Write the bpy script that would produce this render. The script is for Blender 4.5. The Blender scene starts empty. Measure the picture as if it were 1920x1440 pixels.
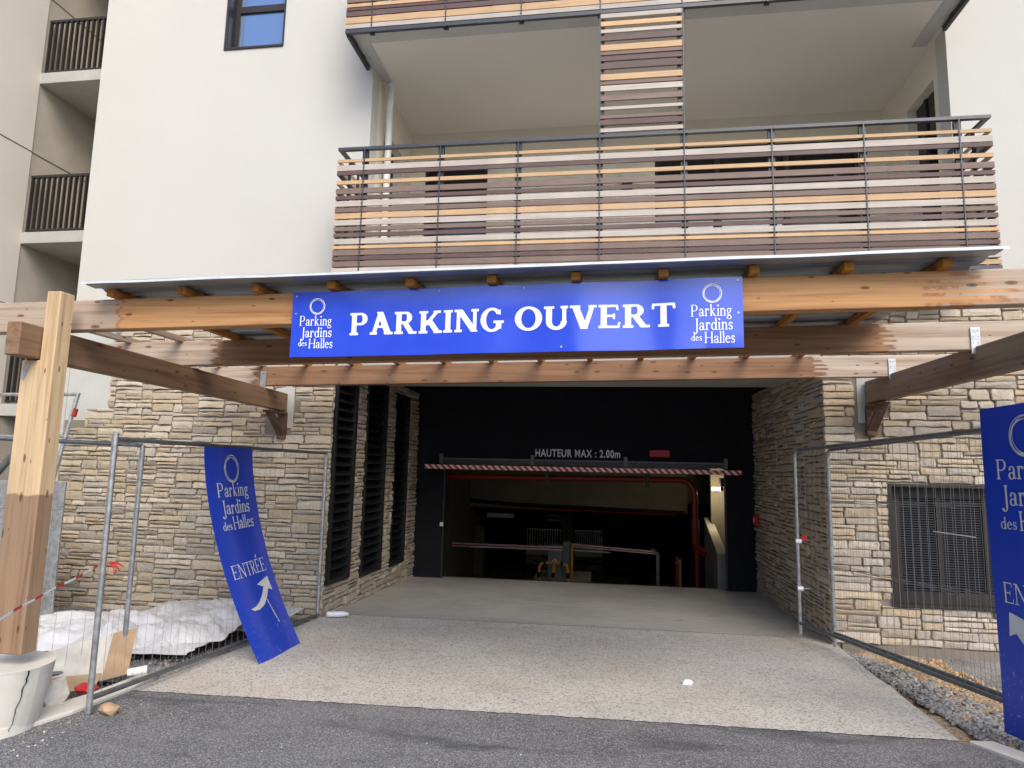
import bpy, bmesh, math, random
import numpy as np
from mathutils import Vector, Matrix, noise
random.seed(7)
C = bpy.context.scene
R = math.radians
# ------------------------------------------------------------------ camera, sky, sun, exposure
cam = bpy.data.objects.new('camera', bpy.data.cameras.new('camera'))
C.collection.objects.link(cam); C.camera = cam
cam.data.sensor_width = 36; cam.data.lens = 36*1250/1920
cam.data.clip_start = .05; cam.data.clip_end = 800
YAW, PITCH, ROLL = R(8.4217), R(7.4327), R(1.2476)
cy, sy, cp, sp = math.cos(YAW), math.sin(YAW), math.cos(PITCH), math.sin(PITCH)
fwd = Vector((-sy*cp, cy*cp, sp)); rt = Vector((cy, sy, 0)); up = rt.cross(fwd)
r2 = math.cos(ROLL)*rt + math.sin(ROLL)*up; u2 = -math.sin(ROLL)*rt + math.cos(ROLL)*up
m = Matrix((r2, u2, -fwd)).transposed().to_4x4(); m.translation = (0, 0, 1.65)
cam.matrix_world = m
SUN_EL, SUN_AZ = R(41), R(26)      # azimuth measured from -Y (behind the camera) towards +X
w = bpy.data.worlds.new('World'); C.world = w; w.use_nodes = True
nt = w.node_tree; bg = nt.nodes['Background']
sky = nt.nodes.new('ShaderNodeTexSky'); sky.sky_type = 'NISHITA'; sky.sun_disc = False
sky.sun_elevation = SUN_EL; sky.sun_rotation = math.pi - SUN_AZ
sky.air_density = 1.0; sky.dust_density = 1.2; sky.ozone_density = 1.0
nt.links.new(sky.outputs[0], bg.inputs[0]); bg.inputs[1].default_value = .15
sl = bpy.data.lights.new('sun', 'SUN'); sl.energy = 1.5; sl.angle = R(38); sl.color = (1, .91, .79)
so = bpy.data.objects.new('sun', sl); C.collection.objects.link(so)
sd = Vector((math.sin(SUN_AZ)*math.cos(SUN_EL), -math.cos(SUN_AZ)*math.cos(SUN_EL), math.sin(SUN_EL)))
so.rotation_euler = sd.to_track_quat('Z', 'Y').to_euler()
C.view_settings.view_transform = 'Standard'; C.view_settings.look = 'None'
C.view_settings.exposure = 0.95; C.view_settings.gamma = 1; C.view_settings.use_curve_mapping = False
C.render.engine = 'CYCLES'

# ------------------------------------------------------------------ materials
def srgb(r, g, b):
    f = lambda c: ((c/255+.055)/1.055)**2.4 if c > 10 else c/255/12.92
    return (f(r), f(g), f(b), 1)
class NM:
    def __init__(s, name, rough=.8, spec=.3, metal=0):
        s.m = bpy.data.materials.new(name); s.m.use_nodes = True; s.t = s.m.node_tree
        s.b = s.t.nodes['Principled BSDF']; s.b.inputs['Roughness'].default_value = rough
        s.b.inputs['Specular IOR Level'].default_value = spec; s.b.inputs['Metallic'].default_value = metal
        s.co = s.t.nodes.new('ShaderNodeTexCoord').outputs['Object']
    def n(s, typ, **kw):
        nd = s.t.nodes.new(typ)
        for k, v in kw.items():
            if k in nd.inputs: nd.inputs[k].default_value = v
            else: setattr(nd, k, v)
        return nd
    def l(s, a, b): s.t.links.new(a, b)
    def world(s): return s.n('ShaderNodeNewGeometry').outputs['Position']
    def mp(s, scale=(1, 1, 1), co=None, loc=(0, 0, 0), rot=(0, 0, 0)):
        nd = s.n('ShaderNodeMapping'); nd.inputs['Scale'].default_value = scale; nd.inputs['Location'].default_value = loc
        nd.inputs['Rotation'].default_value = rot
        s.l(co or s.co, nd.inputs[0]); return nd.outputs[0]
    def noise(s, scale=5, detail=4, co=None, rough=.55, dist=0):
        nd = s.n('ShaderNodeTexNoise', Scale=scale, Detail=detail, Roughness=rough, Distortion=dist)
        s.l(co or s.co, nd.inputs['Vector']); return nd.outputs['Fac']
    def vor(s, scale=5, co=None, feature='F1', out='Distance', rnd=1):
        nd = s.n('ShaderNodeTexVoronoi', Scale=scale, Randomness=rnd); nd.feature = feature
        s.l(co or s.co, nd.inputs['Vector']); return nd.outputs[out]
    def ramp(s, fac, *stops, interp='LINEAR'):
        nd = s.n('ShaderNodeValToRGB'); cr = nd.color_ramp; cr.interpolation = interp
        while len(cr.elements) < len(stops): cr.elements.new(.5)
        for e, (p, c) in zip(cr.elements, stops):
            e.position = p; e.color = c if not isinstance(c, (int, float)) else (c, c, c, 1)
        s.l(fac, nd.inputs[0]); return nd.outputs[0]
    def mix(s, fac, a, b, mode='MIX'):
        nd = s.n('ShaderNodeMix', data_type='RGBA', blend_type=mode)
        for k, v in ((0, fac), (6, a), (7, b)):
            if hasattr(v, 'is_output'): s.l(v, nd.inputs[k])
            else: nd.inputs[k].default_value = v
        return nd.outputs[2]
    def math(s, op, a, b=0, c=0):
        nd = s.n('ShaderNodeMath', operation=op)
        for k, v in enumerate((a, b, c)):
            if hasattr(v, 'is_output'): s.l(v, nd.inputs[k])
            else: nd.inputs[k].default_value = v
        return nd.outputs[0]
    def sep(s, v):
        nd = s.n('ShaderNodeSeparateXYZ'); s.l(v, nd.inputs[0]); return nd.outputs
    def col(s, c):
        if hasattr(c, 'is_output'): s.l(c, s.b.inputs['Base Color'])
        else: s.b.inputs['Base Color'].default_value = c
    def rgh(s, v): s.l(v, s.b.inputs['Roughness'])
    def bump(s, h, strength=.3, dist=.01):
        nd = s.n('ShaderNodeBump', Strength=strength, Distance=dist); s.l(h, nd.inputs['Height'])
        s.l(nd.outputs[0], s.b.inputs['Normal'])
    def objrand(s): return s.n('ShaderNodeObjectInfo').outputs['Random']

def plain(name, c, rough=.6, spec=.4, metal=0, var=.12, scale=8, bump=0):
    M = NM(name, rough, spec, metal)
    n = M.noise(scale, 5)
    M.col(M.mix(M.ramp(n, (.3, 0), (.7, 1)), tuple(x*(1-var) for x in c[:3])+(1,), tuple(min(1, x*(1+var)) for x in c[:3])+(1,)))
    M.rgh(M.math('MULTIPLY_ADD', n, .25, rough-.12))
    if bump: M.bump(M.noise(scale*14, 3), .4, bump)
    return M.m
def m_render(name, c, fine=1.0):
    M = NM(name, .92, .15); wc = M.world()
    big = M.noise(.7, 5, wc, .6); med = M.noise(5, 4, wc); fin = M.noise(210, 3, wc, .6)
    streak = M.noise(1, 5, M.mp((3.5, 3.5, .35), wc), .6)
    a = M.mix(M.ramp(big, (.3, 0), (.7, 1)), tuple(x*.93 for x in c[:3])+(1,), c)
    a = M.mix(M.ramp(streak, (.5, 0), (.8, .16)), a, tuple(x*.86 for x in c[:3])+(1,))
    a = M.mix(.5, a, M.ramp(fin, (.3, tuple(x*.74 for x in c[:3])+(1,)), (.65, tuple(min(1, x*1.05) for x in c[:3])+(1,))))
    M.col(a); M.bump(M.math('ADD', M.math('MULTIPLY', fin, 1.0), M.math('MULTIPLY', med, .8)), .7*fine, .008)
    return M.m
def m_concrete(name, c, bump=.25):
    M = NM(name, .85, .25); wc = M.world()
    a = M.noise(1.3, 6, wc, .65); b = M.noise(30, 4, wc)
    f = M.mix(M.ramp(a, (.3, 0), (.72, 1)), tuple(x*.78 for x in c[:3])+(1,), tuple(min(1, x*1.1) for x in c[:3])+(1,))
    f = M.mix(M.ramp(M.vor(60, wc), (.03, .6), (.1, 0)), f, tuple(x*.5 for x in c[:3])+(1,))
    M.col(M.mix(.25, f, M.ramp(b, (.3, tuple(x*.8 for x in c[:3])+(1,)), (.7, c))))
    M.bump(b, bump, .004); return M.m
def m_wood(name, axis, fresh, weath, mask=None, dark=1.0, lam=.042, knots=True):
    """axis = long axis; mask(M) gives 0..1 (1 = weathered)"""
    M = NM(name, .68, .3)
    S = {'X': (1.1, 26, 26), 'Y': (26, 1.1, 26), 'Z': (26, 26, 1.1)}[axis]
    K = {'X': (1, 2.3, 2.3), 'Y': (2.3, 1, 2.3), 'Z': (2.3, 2.3, 1)}[axis]
    rnd = M.objrand(); off = M.n('ShaderNodeVectorMath', operation='ADD'); M.l(M.world(), off.inputs[0])
    cb = M.n('ShaderNodeCombineXYZ'); M.l(M.math('MULTIPLY', rnd, 37), cb.inputs[0]); M.l(M.math('MULTIPLY', rnd, 11), cb.inputs[2])
    if axis == 'Z': M.l(M.math('MULTIPLY', rnd, 5), cb.inputs[1])
    M.l(cb.outputs[0], off.inputs[1]); co = off.outputs[0]
    g = M.noise(1, 6, M.mp(S, co), .6, .7); g2 = M.noise(1, 3, M.mp(tuple(x*.28 for x in S), co), .5, 1.2)
    def shade(c):
        d = tuple(x*y for x, y in zip(c[:3], (.62, .52, .45)))+(1,)
        return M.ramp(M.math('MULTIPLY_ADD', g, .55, M.math('MULTIPLY', g2, .45)), (.34, d), (.5, c), (.68, tuple(min(1, x*1.18) for x in c[:3])+(1,)))
    colr = shade(fresh)
    # laminations: each board of the glulam has its own tone
    sx = M.sep(M.world()); hz = sx[2] if axis != 'Z' else sx[0]; ln = sx[{'X': 0, 'Y': 1, 'Z': 2}[axis]]
    wn = M.n('ShaderNodeTexWhiteNoise', noise_dimensions='2D'); c2 = M.n('ShaderNodeCombineXYZ')
    ly = M.math('FLOOR', M.math('DIVIDE', hz, lam))
    M.l(ly, c2.inputs[0]); M.l(M.math('FLOOR', M.math('ADD', M.math('MULTIPLY', ln, .62), M.math('MULTIPLY', ly, .37))), c2.inputs[1]); M.l(c2.outputs[0], wn.inputs['Vector'])
    lamf = wn.outputs['Value']
    seam = M.ramp(M.math('ABSOLUTE', M.math('SUBTRACT', M.math('FRACT', M.math('DIVIDE', hz, lam)), .5)), (.465, 0), (.5, .5))
    if mask is not None:
        mk = mask(M, co)
        wc_ = shade(weath)
        edge = M.ramp(mk, (.43, 0), (.475, .6), (.50, 0))
        colr = M.mix(M.ramp(mk, (.45, 0), (.52, 1)), colr, wc_)
        colr = M.mix(edge, colr, (fresh[0]*.45, fresh[1]*.2, fresh[2]*.12, 1))
    colr = M.mix(M.math('MULTIPLY', lamf, .22), colr, tuple(x*.55 for x in fresh[:3])+(1,))
    colr = M.mix(seam, colr, tuple(x*.35 for x in fresh[:3])+(1,))
    if knots:
        sc_ = M.sep(co); k3 = M.n('ShaderNodeCombineXYZ'); o1, o2_, o3 = {'X': (0, 1, 2), 'Y': (1, 0, 2), 'Z': (2, 0, 1)}[axis]
        M.l(M.math('MULTIPLY', sc_[o1], 3.4), k3.inputs[0]); M.l(M.math('MULTIPLY', M.math('ADD', sc_[o2_], sc_[o3]), 9.5), k3.inputs[1])
        kd = M.n('ShaderNodeTexVoronoi', Scale=1.0, Randomness=1); kd.voronoi_dimensions = '2D'; M.l(k3.outputs[0], kd.inputs['Vector'])
        ks = M.sep(kd.outputs['Color']); gate = M.math('GREATER_THAN', ks[0], .35)
        size = M.math('MULTIPLY_ADD', M.math('MULTIPLY', ks[1], ks[1]), .11, .035)
        kk = M.math('DIVIDE', kd.outputs['Distance'], size)
        kf = M.math('MULTIPLY', M.ramp(kk, (.25, 1), (.55, .7), (.8, .85), (1.0, 0)), gate)
        colr = M.mix(M.math('MULTIPLY', kf, .85), colr, (.085, .032, .015, 1))
        halo = M.math('MULTIPLY', M.ramp(kk, (.9, .5), (1.0, 0)), gate)
    if dark != 1: colr = M.mix(1, colr, (dark, dark, dark, 1), 'MULTIPLY')
    M.col(colr); M.bump(g, .35, .003); return M.m

MAT = {}
MAT['render'] = m_render('white_render', (.62, .60, .555, 1))
MAT['render_wing'] = m_render('cream_render', (.78, .73, .65, 1))
MAT['niche'] = m_render('niche_render', (.82, .77, .655, 1), .6)
MAT['ceil'] = m_render('ceiling_paint', (.80, .76, .69, 1), .5)
MAT['ceil_band'] = m_concrete('ceiling_band', (.55, .55, .53, 1))
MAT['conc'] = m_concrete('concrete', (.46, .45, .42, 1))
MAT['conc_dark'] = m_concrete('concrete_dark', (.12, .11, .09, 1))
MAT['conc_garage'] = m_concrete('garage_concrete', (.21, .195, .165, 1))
MAT['conc_wing'] = m_concrete('concrete_wing', (.50, .45, .38, 1))
MAT['raw'] = m_concrete('raw_wall', (.5, .5, .46, 1))
MAT['kerb'] = m_concrete('kerb_concrete', (.70, .665, .60, 1), .4)
MAT['dark'] = plain('anthracite_metal', (.022, .022, .026, 1), .45, .5)
MAT['steel_dark'] = plain('grey_metal', (.045, .048, .058, 1), .4, .5)
MAT['bronze'] = plain('bronze_metal', (.025, .020, .019, 1), .5, .4)
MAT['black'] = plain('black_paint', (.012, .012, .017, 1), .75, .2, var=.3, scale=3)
MAT['louvre'] = plain('black_louvre', (.012, .012, .014, 1), .42, .5)
MAT['galv'] = plain('galvanised_steel', (.42, .43, .44, 1), .42, .5, .75, .25, 20)
MAT['galv_dark'] = plain('weathered_steel', (.17, .18, .19, 1), .5, .5, .6, .25, 20)
MAT['wire'] = plain('wire', (.24, .235, .22, 1), .5, .5, .4)
MAT['white_pvc'] = plain('white_plastic', (.75, .75, .73, 1), .35, .5)
MAT['orange'] = plain('slat_orange', (.66, .42, .22, 1), .6, .3, var=.1, scale=3)
MAT['cream'] = plain('slat_cream', (.56, .49, .42, 1), .6, .3, var=.1, scale=3)
MAT['mid'] = plain('slat_brown', (.215, .145, .118, 1), .6, .3, var=.14, scale=3)
MAT['plum'] = plain('slat_plum', (.115, .066, .062, 1), .55, .3, var=.14, scale=3)
MAT['red'] = plain('red_paint', (.26, .014, .008, 1), .4, .5, var=.3)
MAT['redbox'] = plain('red_plastic', (.5, .01, .015, 1), .35, .5)
MAT['yellow'] = plain('yellow_paint', (.62, .33, .02, 1), .4, .5)
MAT['white'] = plain('white_vinyl', (.86, .87, .88, 1), .4, .4, var=.03)
MAT['letter_grey'] = plain('grey_vinyl', (.62, .63, .64, 1), .5, .3, var=.1)
MAT['cabinet'] = plain('grey_cabinet', (.17, .19, .21, 1), .5, .4)
MAT['card'] = plain('cardboard', (.42, .29, .18, 1), .9, .1, var=.2, scale=6)
MAT['card_pale'] = plain('pale_cardboard', (.62, .58, .52, 1), .9, .1, var=.2, scale=6)
MAT['plastic_clear'] = plain('cloudy_plastic', (.72, .74, .76, 1), .2, .6)
MAT['sheet'] = plain('zinc_sheet', (.30, .34, .37, 1), .42, .5, .5, .15, 3)
MAT['sheet_edge'] = plain('white_sheet_edge', (.66, .68, .70, 1), .4, .5)
MAT['mortar'] = m_concrete('mortar', (.24, .205, .165, 1))
MAT['rust'] = plain('rusty_steel', (.14, .085, .06, 1), .7, .3, .3, .4, 20)
MAT['lamp'] = NM('lamp_tube').m
b = MAT['lamp'].node_tree.nodes['Principled BSDF']; b.inputs['Emission Color'].default_value = (1, .85, .55, 1); b.inputs['Emission Strength'].default_value = 9

M = NM('blue_sign', .2, .9); n = M.noise(2.2, 3)
M.col(M.mix(M.ramp(n, (.3, 0), (.7, 1)), (.020, .062, .60, 1), (.026, .075, .66, 1)))
M.rgh(M.ramp(M.noise(3, 5), (.35, .08), (.7, .2))); MAT['blue'] = M.m
M = NM('blue_sign_scuffed', .3, .5); n = M.noise(3, 3)
sc = M.noise(1, 7, M.mp((38, 38, 20)), .7); lo = M.sep(M.co)[2]
scf = M.math('MULTIPLY', M.ramp(sc, (.60, 0), (.66, .7)), M.ramp(lo, (0, 0), (.01, 1)))
scf = M.math('MULTIPLY', M.ramp(sc, (.60, 0), (.66, .6)), M.ramp(M.math('MULTIPLY', lo, -1), (.35, 0), (.95, 1)))
M.col(M.mix(scf, M.mix(n, (.010, .046, .46, 1), (.014, .056, .50, 1)), (.5, .52, .55, 1)))
MAT['blue2'] = M.m

M = NM('window_glass', .04, .9); M.col((.02, .03, .045, 1)); MAT['glass'] = M.m
M.b.inputs['Metallic'].default_value = .7; M.col((.22, .31, .48, 1))
M = NM('dark_glass', .08, .5); M.col((.01, .011, .012, 1)); MAT['glass_dark'] = M.m

for nm in ('orange', 'cream', 'mid', 'plum'):
    m_ = MAT[nm]; t_ = m_.node_tree; b_ = t_.nodes['Principled BSDF']; src = b_.inputs['Base Color'].links[0].from_socket
    W = NM.__new__(NM); W.m = m_; W.t = t_; W.b = b_; W.co = t_.nodes.new('ShaderNodeTexCoord').outputs['Object']
    gr = W.noise(1, 5, W.mp((2.2, 60, 60), W.world()), .6); dirt = W.noise(1, 5, W.mp((1.3, 9, 9), W.world()), .65)
    c_ = W.mix(W.ramp(gr, (.35, .22), (.62, 0)), src, (.10, .07, .055, 1)); c_ = W.mix(W.ramp(dirt, (.5, 0), (.75, .25)), c_, (.35, .31, .27, 1))
    c_ = W.mix(W.math('MULTIPLY', W.objrand(), .22), c_, (.12, .09, .08, 1)); W.col(c_)

# stone: per-stone tone comes from a corner colour attribute
M = NM('ledge_stone', .9, .2); at = M.n('ShaderNodeAttribute', attribute_name='tone'); wc = M.world()
n1 = M.noise(9, 6, wc, .65); n2 = M.noise(45, 5, wc, .65); n3 = M.noise(1, 5, M.mp((14, 14, 60), wc), .6, .6)
c_ = M.mix(M.ramp(n1, (.35, 0), (.7, .55)), at.outputs['Color'], (.41, .33, .235, 1))
c_ = M.mix(M.ramp(n2, (.35, .35), (.52, 0)), c_, (.24, .19, .14, 1))
c_ = M.mix(M.ramp(n3, (.55, 0), (.75, .4)), c_, (.55, .5, .42, 1))
M.col(c_); M.bump(M.math('ADD', M.math('MULTIPLY', n2, .6), M.math('ADD', M.math('MULTIPLY', n1, 1.5), M.math('MULTIPLY', n3, .7))), .6, .009); MAT['stone'] = M.m

# asphalt
M = NM('asphalt', .85, .3); wc = M.world()
v = M.vor(125, wc, out='Color'); vs = M.sep(v); vd = M.vor(125, wc)
big = M.noise(.9, 5, wc, .6); fine = M.noise(240, 3, wc)
c_ = M.mix(M.ramp(big, (.35, 0), (.65, 1)), (.12, .12, .124, 1), (.20, .197, .198, 1))
c_ = M.mix(M.ramp(vs[0], (.45, 0), (.9, .8)), c_, (.42, .415, .42, 1))
c_ = M.mix(M.ramp(vs[1], (.9, 0), (.97, .85)), c_, (.46, .45, .43, 1))
c_ = M.mix(M.ramp(vd, (.35, 0), (.8, .6)), c_, (.05, .05, .053, 1))
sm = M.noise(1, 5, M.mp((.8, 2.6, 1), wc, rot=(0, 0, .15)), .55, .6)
c_ = M.mix(M.ramp(sm, (.54, 0), (.66, .6)), c_, (.06, .06, .068, 1))  # stretched dark smears: faint road shadows painted in, plus tyre and wet stains
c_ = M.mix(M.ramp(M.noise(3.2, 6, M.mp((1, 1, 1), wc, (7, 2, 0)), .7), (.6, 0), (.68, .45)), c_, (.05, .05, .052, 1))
c_ = M.mix(M.ramp(M.noise(.6, 6, M.mp((1, 1, 1), wc, (2, 8, 0)), .65), (.5, 0), (.75, .35)), c_, (.34, .33, .32, 1))
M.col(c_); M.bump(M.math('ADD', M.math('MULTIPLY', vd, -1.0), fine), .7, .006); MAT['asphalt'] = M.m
# exposed aggregate drive
M = NM('aggregate_concrete', .85, .25); wc = M.world()
v = M.vor(80, M.mp((1, 1, 1), wc), out='Color'); vs = M.sep(v); vd = M.vor(80, wc)
big = M.noise(.8, 6, wc, .6); st = M.noise(2.3, 5, wc, .6)
c_ = M.mix(M.ramp(big, (.35, 0), (.65, 1)), (.50, .47, .42, 1), (.61, .58, .53, 1))
c_ = M.mix(M.ramp(vs[0], (.55, 0), (.95, .75)), c_, (.17, .15, .13, 1))
c_ = M.mix(M.ramp(vs[1], (.65, 0), (1, .6)), c_, (.62, .60, .56, 1))
c_ = M.mix(M.ramp(M.noise(1.1, 4, M.mp((1, 1, 1), wc, (3, 9, 0)), .5), (.52, 0), (.72, .3)), c_, (.50, .36, .25, 1))
c_ = M.mix(M.ramp(M.noise(2.4, 6, M.mp((1, 2, 1), wc, (1, 5, 0)), .7), (.54, 0), (.7, .35)), c_, (.26, .245, .225, 1))
M.col(c_); M.bump(vd, .4, .004); MAT['aggregate'] = M.m
# smooth brushed drive
M = NM('brushed_concrete', .85, .25); wc = M.world()
br = M.noise(1, 4, M.mp((3, 90, 1), wc), .6); big = M.noise(1.1, 6, wc, .62); mk = M.noise(1, 6, M.mp((1.6, 7, 1), wc), .7, .8)
c_ = M.mix(M.ramp(big, (.35, 0), (.65, 1)), (.40, .385, .35, 1), (.52, .50, .46, 1))
c_ = M.mix(M.ramp(br, (.4, .35), (.6, 0)), c_, (.23, .22, .2, 1))
c_ = M.mix(M.ramp(mk, (.63, 0), (.69, .6)), c_, (.09, .085, .08, 1))
ck = M.vor(.55, wc, feature='DISTANCE_TO_EDGE'); c_ = M.mix(M.ramp(ck, (.0, .12), (.004, 0)), c_, (.1, .095, .09, 1))
M.col(c_); M.bump(br, .3, .003); MAT['brushed'] = M.m
# garage floor with wet patches
M = NM('garage_floor', .6, .4); wc = M.world(); a = M.noise(.8, 6, M.mp((1, .5, 1), wc), .65, 1.0)
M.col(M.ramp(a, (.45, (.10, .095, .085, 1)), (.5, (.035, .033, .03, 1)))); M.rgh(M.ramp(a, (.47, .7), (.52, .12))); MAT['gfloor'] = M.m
# dirt and gravel
def m_gravel(name, c1, c2, scale=55):
    M = NM(name, .95, .1); wc = M.world(); v = M.sep(M.vor(scale, wc, out='Color')); d = M.vor(scale, wc); big = M.noise(1.6, 5, wc)
    c_ = M.mix(v[0], c1, c2); c_ = M.mix(M.ramp(d, (.3, 0), (.7, .8)), c_, tuple(x*.35 for x in c1[:3])+(1,))
    c_ = M.mix(M.ramp(big, (.4, 0), (.65, .5)), c_, tuple(x*1.1 for x in c2[:3])+(1,))
    M.col(c_); M.bump(d, .9, -.012); return M.m
MAT['gravel'] = m_gravel('grey_gravel', (.20, .19, .175, 1), (.42, .40, .37, 1))
MAT['rubble'] = m_gravel('rubble_stone', (.25, .24, .225, 1), (.42, .40, .38, 1), 30)
MAT['sandy'] = m_gravel('sandy_rubble', (.42, .27, .14, 1), (.58, .46, .32, 1), 45)
MAT['sandstone'] = plain('sandstone_chip', (.58, .36, .17, 1), .9, .1, var=.3, scale=20)
# tarp
M = NM('white_tarp', .55, .35); n = M.noise(2.5, 5); f2 = M.noise(14, 5)
M.col(M.mix(M.ramp(n, (.3, 0), (.7, 1)), (.74, .74, .75, 1), (.60, .585, .56, 1))); M.bump(M.math('ADD', f2, M.noise(40, 3)), .55, .015); MAT['tarp'] = M.m
M = NM('grey_film', .35, .4); M.col(M.mix(M.noise(6, 5), (.5, .5, .48, 1), (.66, .66, .64, 1))); M.bump(M.noise(16, 5), .5, .012); MAT['film'] = M.m
# red and white stripes
def m_stripe(name, k, slant, red=(.62, .02, .02, 1), white=(.8, .8, .78, 1)):
    M = NM(name, .45, .4); s = M.sep(M.co)
    v = M.math('FRACT', M.math('ADD', M.math('MULTIPLY', s[0], k), M.math('MULTIPLY', s[2], slant)))
    M.col(M.mix(M.math('GREATER_THAN', v, .5), red, white)); return M.m
MAT['hazard'] = m_stripe('hazard_stripes', 9.0, 9.0)
M = NM('tape_stripes', .4, .4); s = M.sep(M.world())
v = M.math('FRACT', M.math('MULTIPLY', s[1], 4.2)); M.col(M.mix(M.math('GREATER_THAN', v, .4), (.65, .03, .02, 1), (.85, .85, .84, 1))); MAT['tape'] = M.m
# woods
FRESH = (.62, .36, .15, 1); ORANGE = (.58, .29, .105, 1); GREY = (.42, .33, .26, 1); GREYL = (.50, .40, .31, 1); PALE = (.64, .46, .27, 1)
def jag(M, co):   # ragged edge made of lamination steps
    s = M.sep(M.world()); ly = M.math('FLOOR', M.math('DIVIDE', s[2], .021))
    wn = M.n('ShaderNodeTexWhiteNoise', noise_dimensions='1D'); M.l(ly, wn.inputs['W'])
    return M.math('ADD', M.math('MULTIPLY', wn.outputs['Value'], .10), M.math('MULTIPLY', M.noise(9, 3, co), .12))
def mask1(M, co):
    x = M.sep(M.world())[0]; j = jag(M, co)
    left = M.math('MULTIPLY_ADD', M.math('SUBTRACT', -3.53, x), 1.5, M.math('ADD', j, .4))
    right = M.math('MULTIPLY_ADD', M.math('SUBTRACT', x, 1.75), .38, M.math('ADD', M.math('MULTIPLY', j, 2.5), .05))
    return M.math('MAXIMUM', left, right)
def mask2(M, co):
    x = M.sep(M.world())[0]; j = jag(M, co)
    left = M.math('MULTIPLY_ADD', M.math('SUBTRACT', -3.75, x), .8, M.math('ADD', j, .4))
    right = M.math('MULTIPLY_ADD', M.math('SUBTRACT', x, 2.3), .9, M.math('ADD', M.math('MULTIPLY', j, 1.5), .35))
    return M.math('MAXIMUM', left, right)
def mask3(M, co):
    x = M.sep(M.world())[0]; j = jag(M, co)
    left = M.math('MULTIPLY_ADD', M.math('SUBTRACT', -4.2, x), .8, M.math('ADD', j, .4))
    right = M.math('MULTIPLY_ADD', M.math('SUBTRACT', x, 2.2), .9, M.math('ADD', M.math('MULTIPLY', j, 1.5), .35))
    return M.math('MAXIMUM', left, right)
def maskpost(M, co):
    s = M.sep(M.world()); return M.math('ADD', M.math('MULTIPLY', M.math('SUBTRACT', 1.42, s[2]), 7), M.math('ADD', .22, M.math('MULTIPLY', M.noise(9, 5, co), .5)))
MAT['beam1'] = m_wood('glulam_front', 'X', (.60, .315, .135, 1), (.47, .365, .28, 1), mask1)
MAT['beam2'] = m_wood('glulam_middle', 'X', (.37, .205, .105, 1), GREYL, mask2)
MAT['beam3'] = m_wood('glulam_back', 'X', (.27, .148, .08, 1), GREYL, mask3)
MAT['joist'] = m_wood('glulam_joist', 'Y', (.27, .16, .095, 1), GREY, lam=.05)
MAT['joistR'] = m_wood('glulam_joist_grey', 'Y', (.25, .18, .13, 1), GREY, lam=.05)
MAT['post'] = m_wood('pine_post', 'Z', PALE, (.30, .19, .118, 1), maskpost, lam=.055)
MAT['purlin'] = m_wood('purlin_wood', 'Y', (.46, .19, .035, 1), GREY, knots=False, lam=.2)
MAT['purlin_old'] = m_wood('purlin_weathered', 'Y', (.46, .36, .27, 1), GREY, lam=.2)

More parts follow.
